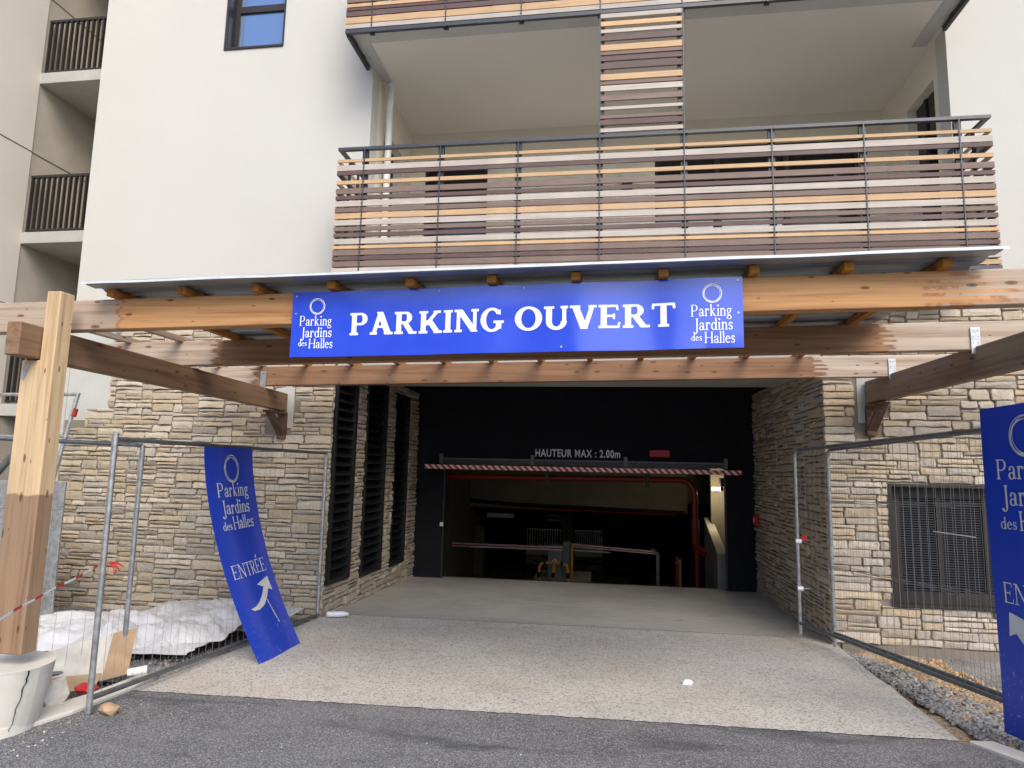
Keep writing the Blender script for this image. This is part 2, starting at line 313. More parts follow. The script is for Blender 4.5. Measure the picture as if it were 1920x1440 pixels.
# ------------------------------------------------------------------ mesh helpers
class MB:
    def __init__(s): s.v = []; s.f = []
    def add(s, vs, fs):
        o = len(s.v); s.v += [tuple(p) for p in vs]; s.f += [tuple(i+o for i in f) for f in fs]; return s
    def box(s, x0, x1, y0, y1, z0, z1):
        return s.add([(x0, y0, z0), (x1, y0, z0), (x1, y1, z0), (x0, y1, z0), (x0, y0, z1), (x1, y0, z1), (x1, y1, z1), (x0, y1, z1)],
                     [(3, 2, 1, 0), (4, 5, 6, 7), (0, 1, 5, 4), (1, 2, 6, 5), (2, 3, 7, 6), (3, 0, 4, 7)])
    def prism(s, p, q, w, h, upv=(0, 0, 1)):
        """bar from p to q, w wide, h tall, centred on the line"""
        p, q = Vector(p), Vector(q); d = (q-p).normalized(); u = Vector(upv)
        sd = d.cross(u).normalized(); u = sd.cross(d).normalized()
        vs = [c+sd*a*w/2+u*b_*h/2 for c in (p, q) for a, b_ in ((-1, -1), (1, -1), (1, 1), (-1, 1))]
        return s.add(vs, [(0, 1, 2, 3), (7, 6, 5, 4), (0, 4, 5, 1), (1, 5, 6, 2), (2, 6, 7, 3), (3, 7, 4, 0)])
    def tube(s, pts, r, n=10, cap=True):
        pts = [Vector(p) for p in pts]; rings = []; o = len(s.v); pu = None
        for i, p in enumerate(pts):
            d = ((pts[min(i+1, len(pts)-1)]-pts[max(i-1, 0)])).normalized()
            if pu is None: pu = Vector((0, 0, 1)) if abs(d.z) < .9 else Vector((0, 1, 0))
            a = d.cross(pu).normalized(); b_ = a.cross(d).normalized(); pu = b_
            rr = r[i] if isinstance(r, (list, tuple)) else r
            for k in range(n):
                t = 2*math.pi*k/n; s.v.append(tuple(p+a*rr*math.cos(t)+b_*rr*math.sin(t)))
        for i in range(len(pts)-1):
            for k in range(n):
                a0 = o+i*n+k; a1 = o+i*n+(k+1) % n; s.f.append((a0, a1, a1+n, a0+n))
        if cap:
            s.f.append(tuple(o+k for k in range(n))[::-1]); s.f.append(tuple(o+(len(pts)-1)*n+k for k in range(n)))
        return s
    def poly(s, pts, vec):
        """extrude a planar polygon by vec"""
        n = len(pts); vec = Vector(vec); vs = [Vector(p) for p in pts]+[Vector(p)+vec for p in pts]
        return s.add(vs, [tuple(range(n))[::-1], tuple(range(n, 2*n))]+[(i, (i+1) % n, (i+1) % n+n, i+n) for i in range(n)])
    def grid(s, fn, nu, nv):
        o = len(s.v)
        for j in range(nv+1):
            for i in range(nu+1): s.v.append(tuple(fn(i/nu, j/nv)))
        for j in range(nv):
            for i in range(nu):
                a = o+j*(nu+1)+i; s.f.append((a, a+1, a+nu+2, a+nu+1))
        return s
    def build(s, name, mat, parent=None, kind=None, smooth=False, bevel=0, flip=True):
        V = np.array(s.v); c = (V.min(0)+V.max(0))/2
        me = bpy.data.meshes.new(name); me.from_pydata((V-c).tolist(), [], s.f)
        bm = bmesh.new(); bm.from_mesh(me)
        if flip: bmesh.ops.recalc_face_normals(bm, faces=bm.faces)
        if bevel: bmesh.ops.bevel(bm, geom=list(bm.edges), offset=bevel, segments=1, affect='EDGES')
        bm.to_mesh(me); bm.free()
        if smooth:
            for p in me.polygons: p.use_smooth = True
            if smooth == 'auto':
                try: me.set_sharp_from_angle(angle=R(40))
                except Exception: pass
        me.materials.append(MAT[mat]); o = bpy.data.objects.new(name, me); C.collection.objects.link(o)
        c = Vector(c)
        if parent is not None: o.parent = parent; o.location = c-wloc(parent)
        else: o.location = c
        if kind: o['kind'] = kind
        return o
def wloc(o):
    p = Vector(o.location)
    while o.parent: o = o.parent; p += Vector(o.location)
    return p
def tag(o, label=None, cat=None, group=None, kind=None):
    for k, v in (('label', label), ('category', cat), ('group', group), ('kind', kind)):
        if v: o[k] = v
    return o
def thing(name, loc, label, cat, group=None):
    o = bpy.data.objects.new(name, None); C.collection.objects.link(o); o.location = loc; o.empty_display_size = .2
    return tag(o, label, cat, group)
def gz(y): return -.02*y        # the street and the drive fall gently towards the building

# ------------------------------------------------------------------ lettering: glyphs from unions of strokes, contoured on a grid
class G:
    def __init__(s, W, t, sf): s.W, s.t, s.sf = W, t, sf
def half(a, b_, c):   # inside when a*x+b*y<c
    n = math.hypot(a, b_); return lambda x, y: (a*x+b_*y-c)/n
def ibox(x0, y0, x1, y1): return lambda x, y: np.maximum(np.maximum(x0-x, x-x1), np.maximum(y0-y, y-y1))
def ell(cx, cy_, rx, ry): return lambda x, y: (np.sqrt(((x-cx)/rx)**2+((y-cy_)/ry)**2)-1)*min(rx, ry)
def U(*f): return lambda x, y: np.minimum.reduce([g(x, y) for g in f])
def I(*f): return lambda x, y: np.maximum.reduce([g(x, y) for g in f])
def Sb(a, b_): return lambda x, y: np.maximum(a(x, y), -b_(x, y))
def ring(cx, cy_, rx, ry, wx, wy): return Sb(ell(cx, cy_, rx, ry), ell(cx, cy_, rx-wx, ry-wy))
def bar(x0, y0, x1, y1, w0, w1=None):   # stroke with horizontal width w0 at start and w1 at end
    w1 = w0 if w1 is None else w1; k = (x1-x0)/(y1-y0)
    def f(x, y):
        t = (y-y0)/(y1-y0); c = x0+k*(y-y0); w_ = (w0+(w1-w0)*t)/2
        return np.maximum(np.abs(x-c)-w_, np.maximum(min(y0, y1)-y, y-max(y0, y1)))
    return f
def circle_cap(cx, cy_, r): return ell(cx, cy_, r, r)
def glyph(ch, g):
    W, t, s = g.W, g.t, g.sf; h = t*1.05
    def srf(cx, y, w=None, top=False):
        w = (W/2+s) if w is None else w
        return ibox(cx-w, y-h if top else y, cx+w, y if top else y+h)
    def stem(cx, y0=0, y1=1, bot=True, top=True):
        fs = [ibox(cx-W/2, y0, cx+W/2, y1)]
        if bot: fs.append(srf(cx, y0))
        if top: fs.append(srf(cx, y1, top=True))
        return U(*fs)
    L = s+W/2; r = L+W/2
    def bowl(x0, ya, yb, ext):
        cyb = (ya+yb)/2; ry = (yb-ya)/2; rx = ext
        return U(I(ring(x0+ext*.45, cyb, ext*.75, ry, W, t), half(-1, 0, -(x0+ext*.45))), ibox(x0-.02, yb-t, x0+ext*.46, yb), ibox(x0-.02, ya, x0+ext*.46, ya+t))
    def tail(x, y, d=1): return srf(x, y)
    x = .64
    if ch == 'P': return U(stem(L), bowl(r, .44, 1, .42)), r+.42*1.2+.06
    if ch == 'R': return U(stem(L), bowl(r, .46, 1, .40), bar(r+.16, .5, r+.5, 0, W*1.15), ibox(r+.36, 0, r+.5+W*.9, h)), r+.5+W
    if ch == 'K': return U(stem(L), bar(r, .36, r+.52, 1, t*1.9), srf(r+.5, 1, .17, True), bar(r+.14, .58, r+.56, 0, W*1.25), srf(r+.56, 0, .19)), r+.74
    if ch == 'A': return U(bar(.62*.78-.02, 1.0, .17, 0, t*1.8), bar(.44, 1.02, .86, 0, W*1.25), ibox(.26, .30, .78, .30+t), srf(.17, 0, .17), srf(.86, 0, .2)), 1.06
    if ch == 'I': return stem(L), L*2
    if ch == 'N': return U(bar(L, 0, L, 1, t*1.5), srf(L, 0, .17), ibox(L-.19, 1-h, L+.1, 1), bar(L+.02, 1, L+.74, 0, W*1.3), bar(L+.74, 0, L+.74, 1, t*1.5), srf(L+.74, 1, .17, True)), L+.74+.17
    if ch == 'G':
        o = Sb(ring(.52, .5, .50, .53, W*1.05, t*1.1), ibox(.60, .42, 1.2, .74)); 
        return U(I(o, half(1, 0, .90)), ibox(.82-W*.5, .1, .82+W*.5, .46), srf(.82, .46, W/2+.11, True), ibox(.86, .70, .9, .96)), 1.06
    if ch == 'O': return ring(.54, .5, .54, .53, W*1.08, t*1.1), 1.08
    if ch == 'U': return U(ibox(L-W/2, .3, r, 1), srf(L, 1, None, True), I(ring(L+.27+W*.1, .34, .27+W*.6, .37, W, t*1.4), half(0, 1, .34)), bar(L+.60, .3, L+.60, 1, t*1.5), srf(L+.60, 1, .15, True)), L+.60+.15
    if ch == 'V': return U(bar(.20, 1, .56, -.02, W*1.2), bar(.88, 1, .58, -.02, t*1.8), srf(.20, 1, .2, True), srf(.88, 1, .16, True)), 1.04
    if ch in 'EÉ':
        f = U(stem(L), ibox(L, 1-t, L+.52, 1), ibox(L, 0, L+.56, t), ibox(L, .47, L+.38, .47+t), bar(L+.50, 1, L+.53, .76, t*.9), bar(L+.55, 0, L+.6, .25, t*.9), ibox(L+.35, .38, L+.35+t*.8, .62))
        if ch == 'É': f = U(f, bar(L+.16, 1.1, L+.36, 1.32, W*.9, W*1.5))
        return f, L+.66
    if ch == 'T': return U(stem(.42, top=False), ibox(.02, 1-t, .82, 1), bar(.04, 1, .02, .76, t*.95), bar(.80, 1, .82, .76, t*.95)), .84
    if ch == 'J': return U(ibox(.30-W/2, -.1, .30+W/2, 1), srf(.30, 1, None, True), I(ring(.12, -.1, .18+W/2, .22, W*.9, t), half(0, 1, -.1), half(-1, 0, -.05)), circle_cap(.04, -.2, W*.62)), .30+W/2+s
    if ch == 'H': return U(stem(L), stem(L+.66), ibox(L, .47, L+.66, .47+t)), L*2+.66
    if ch == 'a': return U(ibox(.42-W/2, .06, .42+W/2, .5), I(ring(.27, .44, .15+W/2, .22, W, t), half(0, -1, -.44)), circle_cap(.13, .5, W*.55), ring(.24, .17, .22, .185, W*.95, t), bar(.46, 0, .56, .1, t*1.6)), .56
    if ch == 'r': return U(stem(L, 0, .64, top=False), ibox(L-W/2-s*.7, .64-h, L, .64), I(ring(L+.17, .42, .17+W*.4, .23, W, t*1.3), half(0, -1, -.44), half(1, 0, L+.26)), circle_cap(L+.26, .55, W*.62)), L+.36
    if ch == 'k': return U(stem(L, 0, 1.02, top=False), ibox(L-W/2-s*.7, 1.02-h, L, 1.02), bar(L, .22, L+.33, .64, t*1.6), srf(L+.32, .64, .12, True), bar(L+.12, .36, L+.40, 0, W*1.2), srf(L+.40, 0, .13)), L+.54
    if ch == 'i': return U(stem(L, 0, .64, top=False), ibox(L-W/2-s*.7, .64-h, L, .64), circle_cap(L, .88, W*.72)), L*2
    if ch == 'l': return U(stem(L, 0, 1.04, top=False), ibox(L-W/2-s*.7, 1.04-h, L, 1.04)), L*2
    if ch == 'n': return U(stem(L, 0, .64, top=False), ibox(L-W/2-s*.7, .64-h, L, .64), stem(L+.36, 0, .42, top=False), I(ring(L+.19, .42, .17+W/2, .24, W, t*1.5), half(0, -1, -.42))), L*2+.36
    if ch == 'd': return U(ring(.27, .31, .26, .33, W, t*1.1), ibox(.48-W/2, 0, .48+W/2, 1.02), ibox(.48-W/2-s*.7, 1.02-h, .48, 1.02), ibox(.48, 0, .48+W/2+s, h)), .48+W/2+s
    if ch == 's':
        return U(I(ring(.22, .47, .18, .18, W*.8, t*1.3), U(half(1, 0, .2), half(0, -1, -.5))), I(ring(.22, .17, .19, .18, W*.8, t*1.3), U(half(-1, 0, -.24), half(0, 1, .13))), bar(.12, .40, .34, .24, W*1.9), ibox(.03, .02, .03+t*.9, .18), ibox(.36, .46, .36+t*.9, .62)), .44
    if ch == 'e': return U(Sb(ring(.27, .31, .26, .33, W, t*1.3), ibox(.3, .14, .6, .33)), ibox(.1, .34, .5, .34+t)), .54
    if ch == 'g': return U(ring(.25, .43, .21, .21, W*.85, t), bar(.12, .22, .16, .06, W*.8), ibox(.12, .02, .40, .02+t*1.5), ring(.27, -.13, .26, .16, W*.75, t*1.1), ibox(.36, .56, .54, .56+t*1.4)), .54
    return (lambda X, Y: X*0+1), .3
def contour(f, x0, x1, y0, y1, h):
    """filled marching squares of f<0; returns 2-D verts and faces"""
    nx = int(math.ceil((x1-x0)/h)); ny = int(math.ceil((y1-y0)/h))
    xs = x0+np.arange(nx+1)*h; ys = y0+np.arange(ny+1)*h
    X, Y = np.meshgrid(xs, ys); F = f(X, Y); vs = []; fs = []; vid = {}
    def vtx(x, y):
        k = (round(x/h*1000), round(y/h*1000))
        if k not in vid: vid[k] = len(vs); vs.append((x, y))
        return vid[k]
    ins = F < 0
    for j in range(ny):
        i = 0
        while i < nx:
            c = [ins[j, i], ins[j, i+1], ins[j+1, i+1], ins[j+1, i]]
            if not any(c): i += 1; continue
            if all(c):
                i2 = i
                while i2+1 < nx and ins[j, i2+2] and ins[j+1, i2+2]: i2 += 1
                fs.append((vtx(xs[i], ys[j]), vtx(xs[i2+1], ys[j]), vtx(xs[i2+1], ys[j+1]), vtx(xs[i], ys[j+1]))); i = i2+1; continue
            P = [(xs[i], ys[j]), (xs[i+1], ys[j]), (xs[i+1], ys[j+1]), (xs[i], ys[j+1])]
            Fv = [F[j, i], F[j, i+1], F[j+1, i+1], F[j+1, i]]; out = []
            for k in range(4):
                a, b_ = Fv[k], Fv[(k+1) % 4]
                if a < 0: out.append(vtx(*P[k]))
                if (a < 0) != (b_ < 0):
                    t = a/(a-b_); out.append(vtx(P[k][0]+(P[(k+1) % 4][0]-P[k][0])*t, P[k][1]+(P[(k+1) % 4][1]-P[k][1])*t))
            o2 = []
            for q in out:
                if q not in o2: o2.append(q)
            if len(o2) >= 3: fs.append(tuple(o2))
            i += 1
    return vs, fs
def text_shape(txt, size, wx=1.0, style='reg', gap=.07, res=None):
    g = {'bold': G(.235, .105, .085), 'reg': G(.125, .05, .07), 'thin': G(.115, .048, .07)}[style]
    vs = []; fs = []; x = 0; h = res or 1/34
    for ch in txt:
        if ch == ' ': x += .34; continue
        f, wd = glyph(ch, g); v, q = contour(f, -.1, wd+.15, -.36, 1.4, h); o = len(vs)
        vs += [((a+x)*size*wx, b_*size) for a, b_ in v]; fs += [tuple(i+o for i in p) for p in q]; x += wd+gap
    return vs, fs, (x-gap)*size*wx
def logo_shape(rx, ry, w=.0035):
    f = U(*[ring(dx, dy, rx*a, ry*b_, w, w) for dx, dy, a, b_ in ((0, 0, 1, 1), (.07*rx, .05*ry, .89, .91), (-.06*rx, -.03*ry, .88, .85), (.03*rx, -.07*ry, .93, .88))])
    return contour(f, -rx*1.15, rx*1.15, -ry*1.15, ry*1.15, rx/44)
def place2d(vs, fs, fn, mb): mb.add([fn(a, b_) for a, b_ in vs], fs)

# ================================================================== THE SETTING
# ground sheet with an opening where the garage ramp goes down
mb = MB()
for x0, x1, y0, y1 in ((-150, 150, -150, 11.4), (-150, -5.2, 11.4, 150), (5.2, 150, 11.4, 150), (-5.2, 5.2, 40, 150)):
    mb.add([(x0, y0, gz(y0)-.06), (x1, y0, gz(y0)-.06), (x1, y1, gz(y1)-.06), (x0, y1, gz(y1)-.06)], [(0, 1, 2, 3)])
mb.build('ground', 'gravel', kind='structure')
mb = MB()
def sheet(mb, pts, dz): mb.add([(x, y, gz(y)+dz) for x, y in pts], [tuple(range(len(pts)))])
def jitter_line(p, q, n, a, seed):
    rd = random.Random(seed); d = Vector((q[0]-p[0], q[1]-p[1])); nn = Vector((-d.y, d.x)).normalized()
    return [(p[0]+d.x*i/n+nn.x*(rd.uniform(-a, a) if 0 < i < n else 0), p[1]+d.y*i/n+nn.y*(rd.uniform(-a, a) if 0 < i < n else 0)) for i in range(n+1)]
top = jitter_line((-3.66, 4.95), (2.36, 5.20), 160, .010, 1)
rightk = jitter_line((2.36, 5.19), (3.4, 3.4), 14, .01, 2)
leftk = jitter_line((-3.82, 3.55), (-3.66, 4.95), 20, .012, 3)
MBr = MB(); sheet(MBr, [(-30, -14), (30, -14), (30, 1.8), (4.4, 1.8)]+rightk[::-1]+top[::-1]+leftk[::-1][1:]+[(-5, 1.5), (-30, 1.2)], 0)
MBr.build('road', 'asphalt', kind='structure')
edge_l = jitter_line((-3.66, 4.95), (-3.44, 8.2), 14, .01, 4); edge_r = jitter_line((2.36, 5.2), (2.46, 8.3), 10, .012, 5)
d1 = MB(); d1.add([(x, y, gz(y)+.004) for x, y in top+edge_r[1:]+edge_l[::-1][:-1]], [tuple(range(len(top)+len(edge_r)-1+len(edge_l)-1))])
d1.build('driveway', 'aggregate', kind='structure')
d2 = MB(); sheet(d2, [(-3.44, 8.22), (2.46, 8.32), (2.42, 11.72), (-3.44, 11.72)], .003); d2.build('entrance_ramp', 'brushed', kind='structure')

# left kerb strip (pale concrete, real step)
kb = MB()
kp = [(-4.6, 3.15), (-3.86, 3.55), (-3.68, 4.4), (-3.66, 4.95), (-3.72, 5.3), (-3.84, 5.3), (-3.86, 4.75), (-3.98, 4.2), (-4.2, 3.75), (-4.8, 3.4)]
kb.poly([(x, y, gz(y)-.15) for x, y in kp], (0, 0, .175)); tag(kb.build('kerb', 'kerb', bevel=.008), kind='structure')
kb = MB(); kp = [(2.40, 5.17), (2.56, 5.19), (3.55, 3.55), (3.36, 3.42)]
kb.poly([(x, y, gz(y)-.15) for x, y in kp], (0, 0, .17)); tag(kb.build('kerb', 'kerb', bevel=.008), kind='structure')

# uneven verges either side of the drive
def terrain(name, mat, x0, x1, y0, y1, amp, base, seed, nx=60, ny=60, low=None):
    def f(u, v):
        x = x0+(x1-x0)*u; y = y0+(y1-y0)*v
        z = gz(y)+base+amp*noise.fractal((x*3+seed, y*3, 0), 1, 2, 4)
        if low: z += low(x, y)
        return (x, y, z)
    MB().grid(f, nx, ny).build(name, mat, kind='structure', smooth=True)
terrain('verge', 'gravel', -9.4, -3.42, 5.2, 7.98, .04, -.055, 3)
def lowR(x, y):
    t = max(0, min(1, (x-2.5)/.25)); z = .012*t
    k = max(0, min(1, (x-3.35+(y-6.6)*.1)/.5))*max(0, min(1, (y-5.6)/.6)); return z-.55*k
terrain('verge', 'sandy', 2.33, 7.5, 2.0, 7.98, .035, -.045, 9, 90, 90, lowR)

# ------------------------------------------------------------------ stone walls
TONES = [(.46, .37, .26), (.50, .42, .31), (.42, .35, .27), (.40, .365, .31), (.53, .47, .38), (.47, .38, .27), (.38, .34, .29), (.55, .485, .39), (.44, .40, .345), (.49, .40, .28)]
def skyline(U0, U1, V0, V1, rd, hs=1.0):
    segs = [[U0, U1, V0]]; out = []
    while True:
        i = min(range(len(segs)), key=lambda k: segs[k][2]); a, b_, v = segs[i]
        if v >= V1-.02: break
        L_ = b_-a; nb = [segs[k][2] for k in (i-1, i+1) if 0 <= k < len(segs)]
        h_ = rd.choice([.04, .05, .06, .07, .08, .09, .11])*hs*rd.uniform(.85, 1.15)
        for q in nb:
            if abs(v+h_-q) < .03 and q-v > .03: h_ = q-v
        for q in nb:
            if q-v < .032 and q > v: h_ = max(h_, .05)
        h_ = min(h_, V1-v)
        w_ = rd.uniform(.15, .54) if h_ > .07 else rd.uniform(.18, .46)
        if L_-w_ < .11: w_ = L_ if L_ < .6 else L_/2
        left = rd.random() < .5
        s0, s1 = (a, a+w_) if left else (b_-w_, b_)
        out.append((s0, s1, v, v+h_)); new = [s0, s1, v+h_]
        rest = [s1, b_, v] if left else [a, s0, v]
        rep = ([new, rest] if left else [rest, new]) if L_-w_ > 1e-6 else [new]
        segs[i:i+1] = rep
        k = 0
        while k+1 < len(segs):
            if abs(segs[k][2]-segs[k+1][2]) < 1e-4: segs[k][1] = segs[k+1][1]; del segs[k+1]
            else: k += 1
    return out
def clip_holes(cells, holes):
    for (a0, a1, b0, b1) in holes:
        res = []
        for (u0, u1, v0, v1) in cells:
            if u1 <= a0 or u0 >= a1 or v1 <= b0 or v0 >= b1: res.append((u0, u1, v0, v1)); continue
            c = [(u0, a0, v0, v1), (a1, u1, v0, v1), (u0, u1, v0, b0), (u0, u1, b1, v1)]
            c = [q for q in c if q[1]-q[0] > .025 and q[3]-q[2] > .02]
            if c: res.append(max(c, key=lambda q: (q[1]-q[0])*(q[3]-q[2])))
        cells = res
    return cells
def stone_geo(u0, u1, v0, v1, rd, prj):
    g = rd.uniform(.001, .004); u0 += g; u1 -= g; v0 += g; v1 -= g
    w_, h_ = u1-u0, v1-v0; k = min(w_, h_)*.34; D = rd.uniform(.014, .034); tilt = rd.uniform(-.012, .012); tw = rd.uniform(-.012, .012)
    nu = max(2, min(5, int(w_/.08))); P = []
    def j(a): return rd.uniform(-a, a)
    for i in range(nu+1):
        t = i/nu
        if i in (0, nu): P.append((u0+(k*rd.uniform(.1, .6) if i == 0 else 0)+(w_ if i == nu else 0)-(k*rd.uniform(.1, .6) if i == nu else 0), v0+j(.002)+.001))
        else: P.append((u0+w_*t+j(.012), v0+rd.uniform(-.002, .011)))
    P.append((u1-rd.uniform(0, .004), v0+h_*rd.uniform(.3, .7)))
    for i in range(nu, -1, -1):
        t = i/nu
        if i in (0, nu): P.append((u0+(k*rd.uniform(.1, .7) if i == 0 else 0)+(w_ if i == nu else 0)-(k*rd.uniform(.1, .7) if i == nu else 0), v1-abs(j(.002))))
        else: P.append((u0+w_*t+j(.012), v1-rd.uniform(-.002, .011)))
    P.append((u0+rd.uniform(0, .004), v0+h_*rd.uniform(.3, .7)))
    cu, cv = (u0+u1)/2, (v0+v1)/2; n = len(P)
    def dep(u, v, b_): return b_+tilt*(u-cu)/max(w_, .05)*2+tw*(v-cv)/max(h_, .05)*2
    vs = [prj(u, v, -.02) for u, v in P]+[prj(u, v, dep(u, v, D-.007)) for u, v in P]
    ins = [(u+(cu-u)*min(.35, .006/max(abs(cu-u), .01)), v+(cv-v)*min(.45, .0055/max(abs(cv-v), .008))) for u, v in P]
    vs += [prj(u, v, dep(u, v, D)+j(.003)) for u, v in ins]
    mid = [(cu-w_*.22, cv+j(h_*.1)), (cu+w_*.22, cv+j(h_*.1))]
    vs += [prj(u, v, dep(u, v, D)+rd.uniform(.0, .009)) for u, v in mid]
    fs = []
    for r_ in (0, 1):
        for i in range(n): a = r_*n+i; b_ = r_*n+(i+1) % n; fs.append((a, b_, b_+n, a+n))
    o = 2*n
    for i in range(n):
        i2 = (i+1) % n; mu = (ins[i][0]+ins[i2][0])/2; m_ = 3*n+(0 if mu < cu else 1); fs.append((o+i, o+i2, m_))
    # bridge the two centre points
    for i in range(n):
        i0 = (i-1) % n; i2 = (i+1) % n
        ma = (ins[i0][0]+ins[i][0])/2 < cu; mb_ = (ins[i][0]+ins[i2][0])/2 < cu
        if ma != mb_: fs.append((o+i, 3*n+(1 if ma else 0), 3*n+(0 if ma else 1)) if False else (3*n, o+i, 3*n+1))
    return vs, fs
def stone_wall(label, loc, prj, U0, U1, V0, V1, holes, seed, nmax=298, hs=1.0, tint=(1, 1, 1)):
    rd = random.Random(seed); t = thing('stone_wall', loc, label, 'wall')
    cells = clip_holes(skyline(U0, U1, V0, V1, rd, hs), holes)
    cells.sort(key=lambda q: -(q[1]-q[0])*(q[3]-q[2]))
    def mk(cs, kind=None):
        V = []; F = []; T = []
        for c in cs:
            vs, fs = stone_geo(*c, rd, prj); o = len(V); V += vs; F += [tuple(i+o for i in f) for f in fs]
            tn = rd.choice(TONES); k = rd.uniform(.92, 1.14); T += [(tn[0]*k*tint[0], tn[1]*k*tint[1], tn[2]*k*tint[2], 1)]*len(vs)
        mb = MB(); mb.v = V; mb.f = F; o = mb.build('stone', 'stone', t, kind)
        ca = o.data.color_attributes.new('tone', 'FLOAT_COLOR', 'POINT'); ca.data.foreach_set('color', np.array(T, dtype='f').ravel())
        return o
    for c in cells[:nmax]: mk([c])
    if len(cells) > nmax: mk(cells[nmax:], 'stuff')
    return t
YF = 8.0
frontp = lambda u, v, d: (u, YF-d, v)
sw = stone_wall('rough ledge stone wall left of the garage mouth, behind the leaning entrance sign', (-5.2, YF, -.2), frontp, -7.24, -3.46, -.22, 3.72,
                [(-7.3, -6.62, 2.36, 3.8), (-7.3, -6.95, 2.1, 2.37), (-4.22, -3.98, 2.22, 2.64), (-4.35, -4.02, 2.05, 2.3)], 11)
MB().box(-7.26, -3.50, YF-.002, YF+.24, -.4, 3.72).build('mortar_bed', 'mortar', sw)
sw = stone_wall('pale ledge stone wall right of the garage mouth, round the black vent grille', (4.5, YF, -.2), frontp, 2.40, 7.0, -.12, 3.80,
                [(3.04, 4.62, .29, 1.60), (2.74, 3.02, 2.12, 2.80)], 23, tint=(1.08, 1.08, 1.1))
mb = MB()
for q in ((2.44, 3.04, -.4, 3.8), (4.62, 7.0, -.4, 3.8), (3.04, 4.62, -.4, .29), (3.04, 4.62, 1.60, 3.8)): mb.box(q[0], q[1], YF-.004, YF+.24, q[2], q[3])
mb.build('mortar_bed', 'mortar', sw)
LX0, LX1 = -3.50, -3.44
leftp = lambda u, v, d: (LX0+(LX1-LX0)*(u-8)/3.7+d, u, v)
LOUV = [(8.06, 8.76, .20, 2.95), (9.17, 10.02, .13, 2.95), (10.43, 11.18, .10, 2.88)]
sw = stone_wall('stone side wall inside the garage mouth with three tall black louvres', (-3.5, 9.8, -.2), leftp, 8.0, 11.68, -.24, 3.02,
                LOUV, 31)
for y0, y1 in ((8.0, 8.06), (8.76, 9.17), (10.02, 10.43), (11.18, 11.7)): MB().box(-3.74, -3.505, y0, y1, -.4, 3.0).build('mortar_bed', 'mortar', sw)
MB().box(-3.74, -3.505, 8.0, 11.7, -.4, .10).build('mortar_bed', 'mortar', sw)
rightp = lambda u, v, d: (2.44+(2.40-2.44)*(u-8)/3.7-d, u, v)
sw = stone_wall('shaded stone side wall of the garage mouth carrying the red call box', (2.44, 9.8, -.2), rightp, 8.0, 11.68, -.24, 3.02, [], 47)
MB().box(2.445, 2.7, 8.0, 11.7, -.4, 3.0).build('mortar_bed', 'mortar', sw)

# ------------------------------------------------------------------ main building
bld = thing('apartment_building', (0, YF, 0), 'white rendered apartment building with slatted balconies over the garage entrance', 'building')
def holed(mb, x0, x1, z0, z1, y0, y1, holes):
    xs = sorted({x0, x1}|{h for q in holes for h in q[:2] if x0 < h < x1}); zs = sorted({z0, z1}|{h for q in holes for h in q[2:] if z0 < h < z1})
    for i in range(len(xs)-1):
        for j in range(len(zs)-1):
            cx, cz = (xs[i]+xs[i+1])/2, (zs[j]+zs[j+1])/2
            if any(q[0] < cx < q[1] and q[2] < cz < q[3] for q in holes): continue
            mb.box(xs[i], xs[i+1], y0, y1, zs[j], zs[j+1])
NX0, NX1 = -3.17, 3.95
mb = MB(); holed(mb, -7.28, 9.5, 3.74, 16, YF, YF+.25, [(NX0, NX1, 4.31, 7.05), (NX0, NX1, 7.17, 9.9), (NX0, NX1, 10.1, 12.8), (-5.38, -4.49, 7.42, 8.95), (-5.38, -4.49, 10.3, 11.8)])
mb.build('facade', 'render', bld, flip=False)
MB().box(-3.44, 2.40, YF, YF+.25, 2.93, 3.74).build('fascia', 'render', bld)
mb = MB(); mb.box(-7.28, -6.6, YF-.004, YF+.2, 2.2, 3.74); mb.build('bare_patch', 'raw', bld)
MB().box(-7.30, -7.25, YF-.02, 9.0, -.4, 3.74).build('side_wall', 'raw', bld)
MB().box(-7.283, -7.0, YF+.25, 16, 3.74, 16).build('side_wall', 'render', bld)
MB().box(-7.0, 9.5, 16, 16.2, 3.6, 16).build('rear_wall', 'render', bld)
MB().box(-7.283, 9.5, YF, 16.2, 16, 16.2).build('roof', 'conc', bld)
MB().box(9.5, 9.7, YF, 16.2, -1, 16).build('side_wall', 'render', bld)
# soffit over the entrance and the dark recess above it
MB().box(-3.5, 2.44, YF+.25, 10.0, 2.93, 3.3).build('soffit', 'conc', bld)
MB().box(-3.9, 2.9, 10.0, 11.9, 3.3, 3.4).build('soffit', 'black', bld)
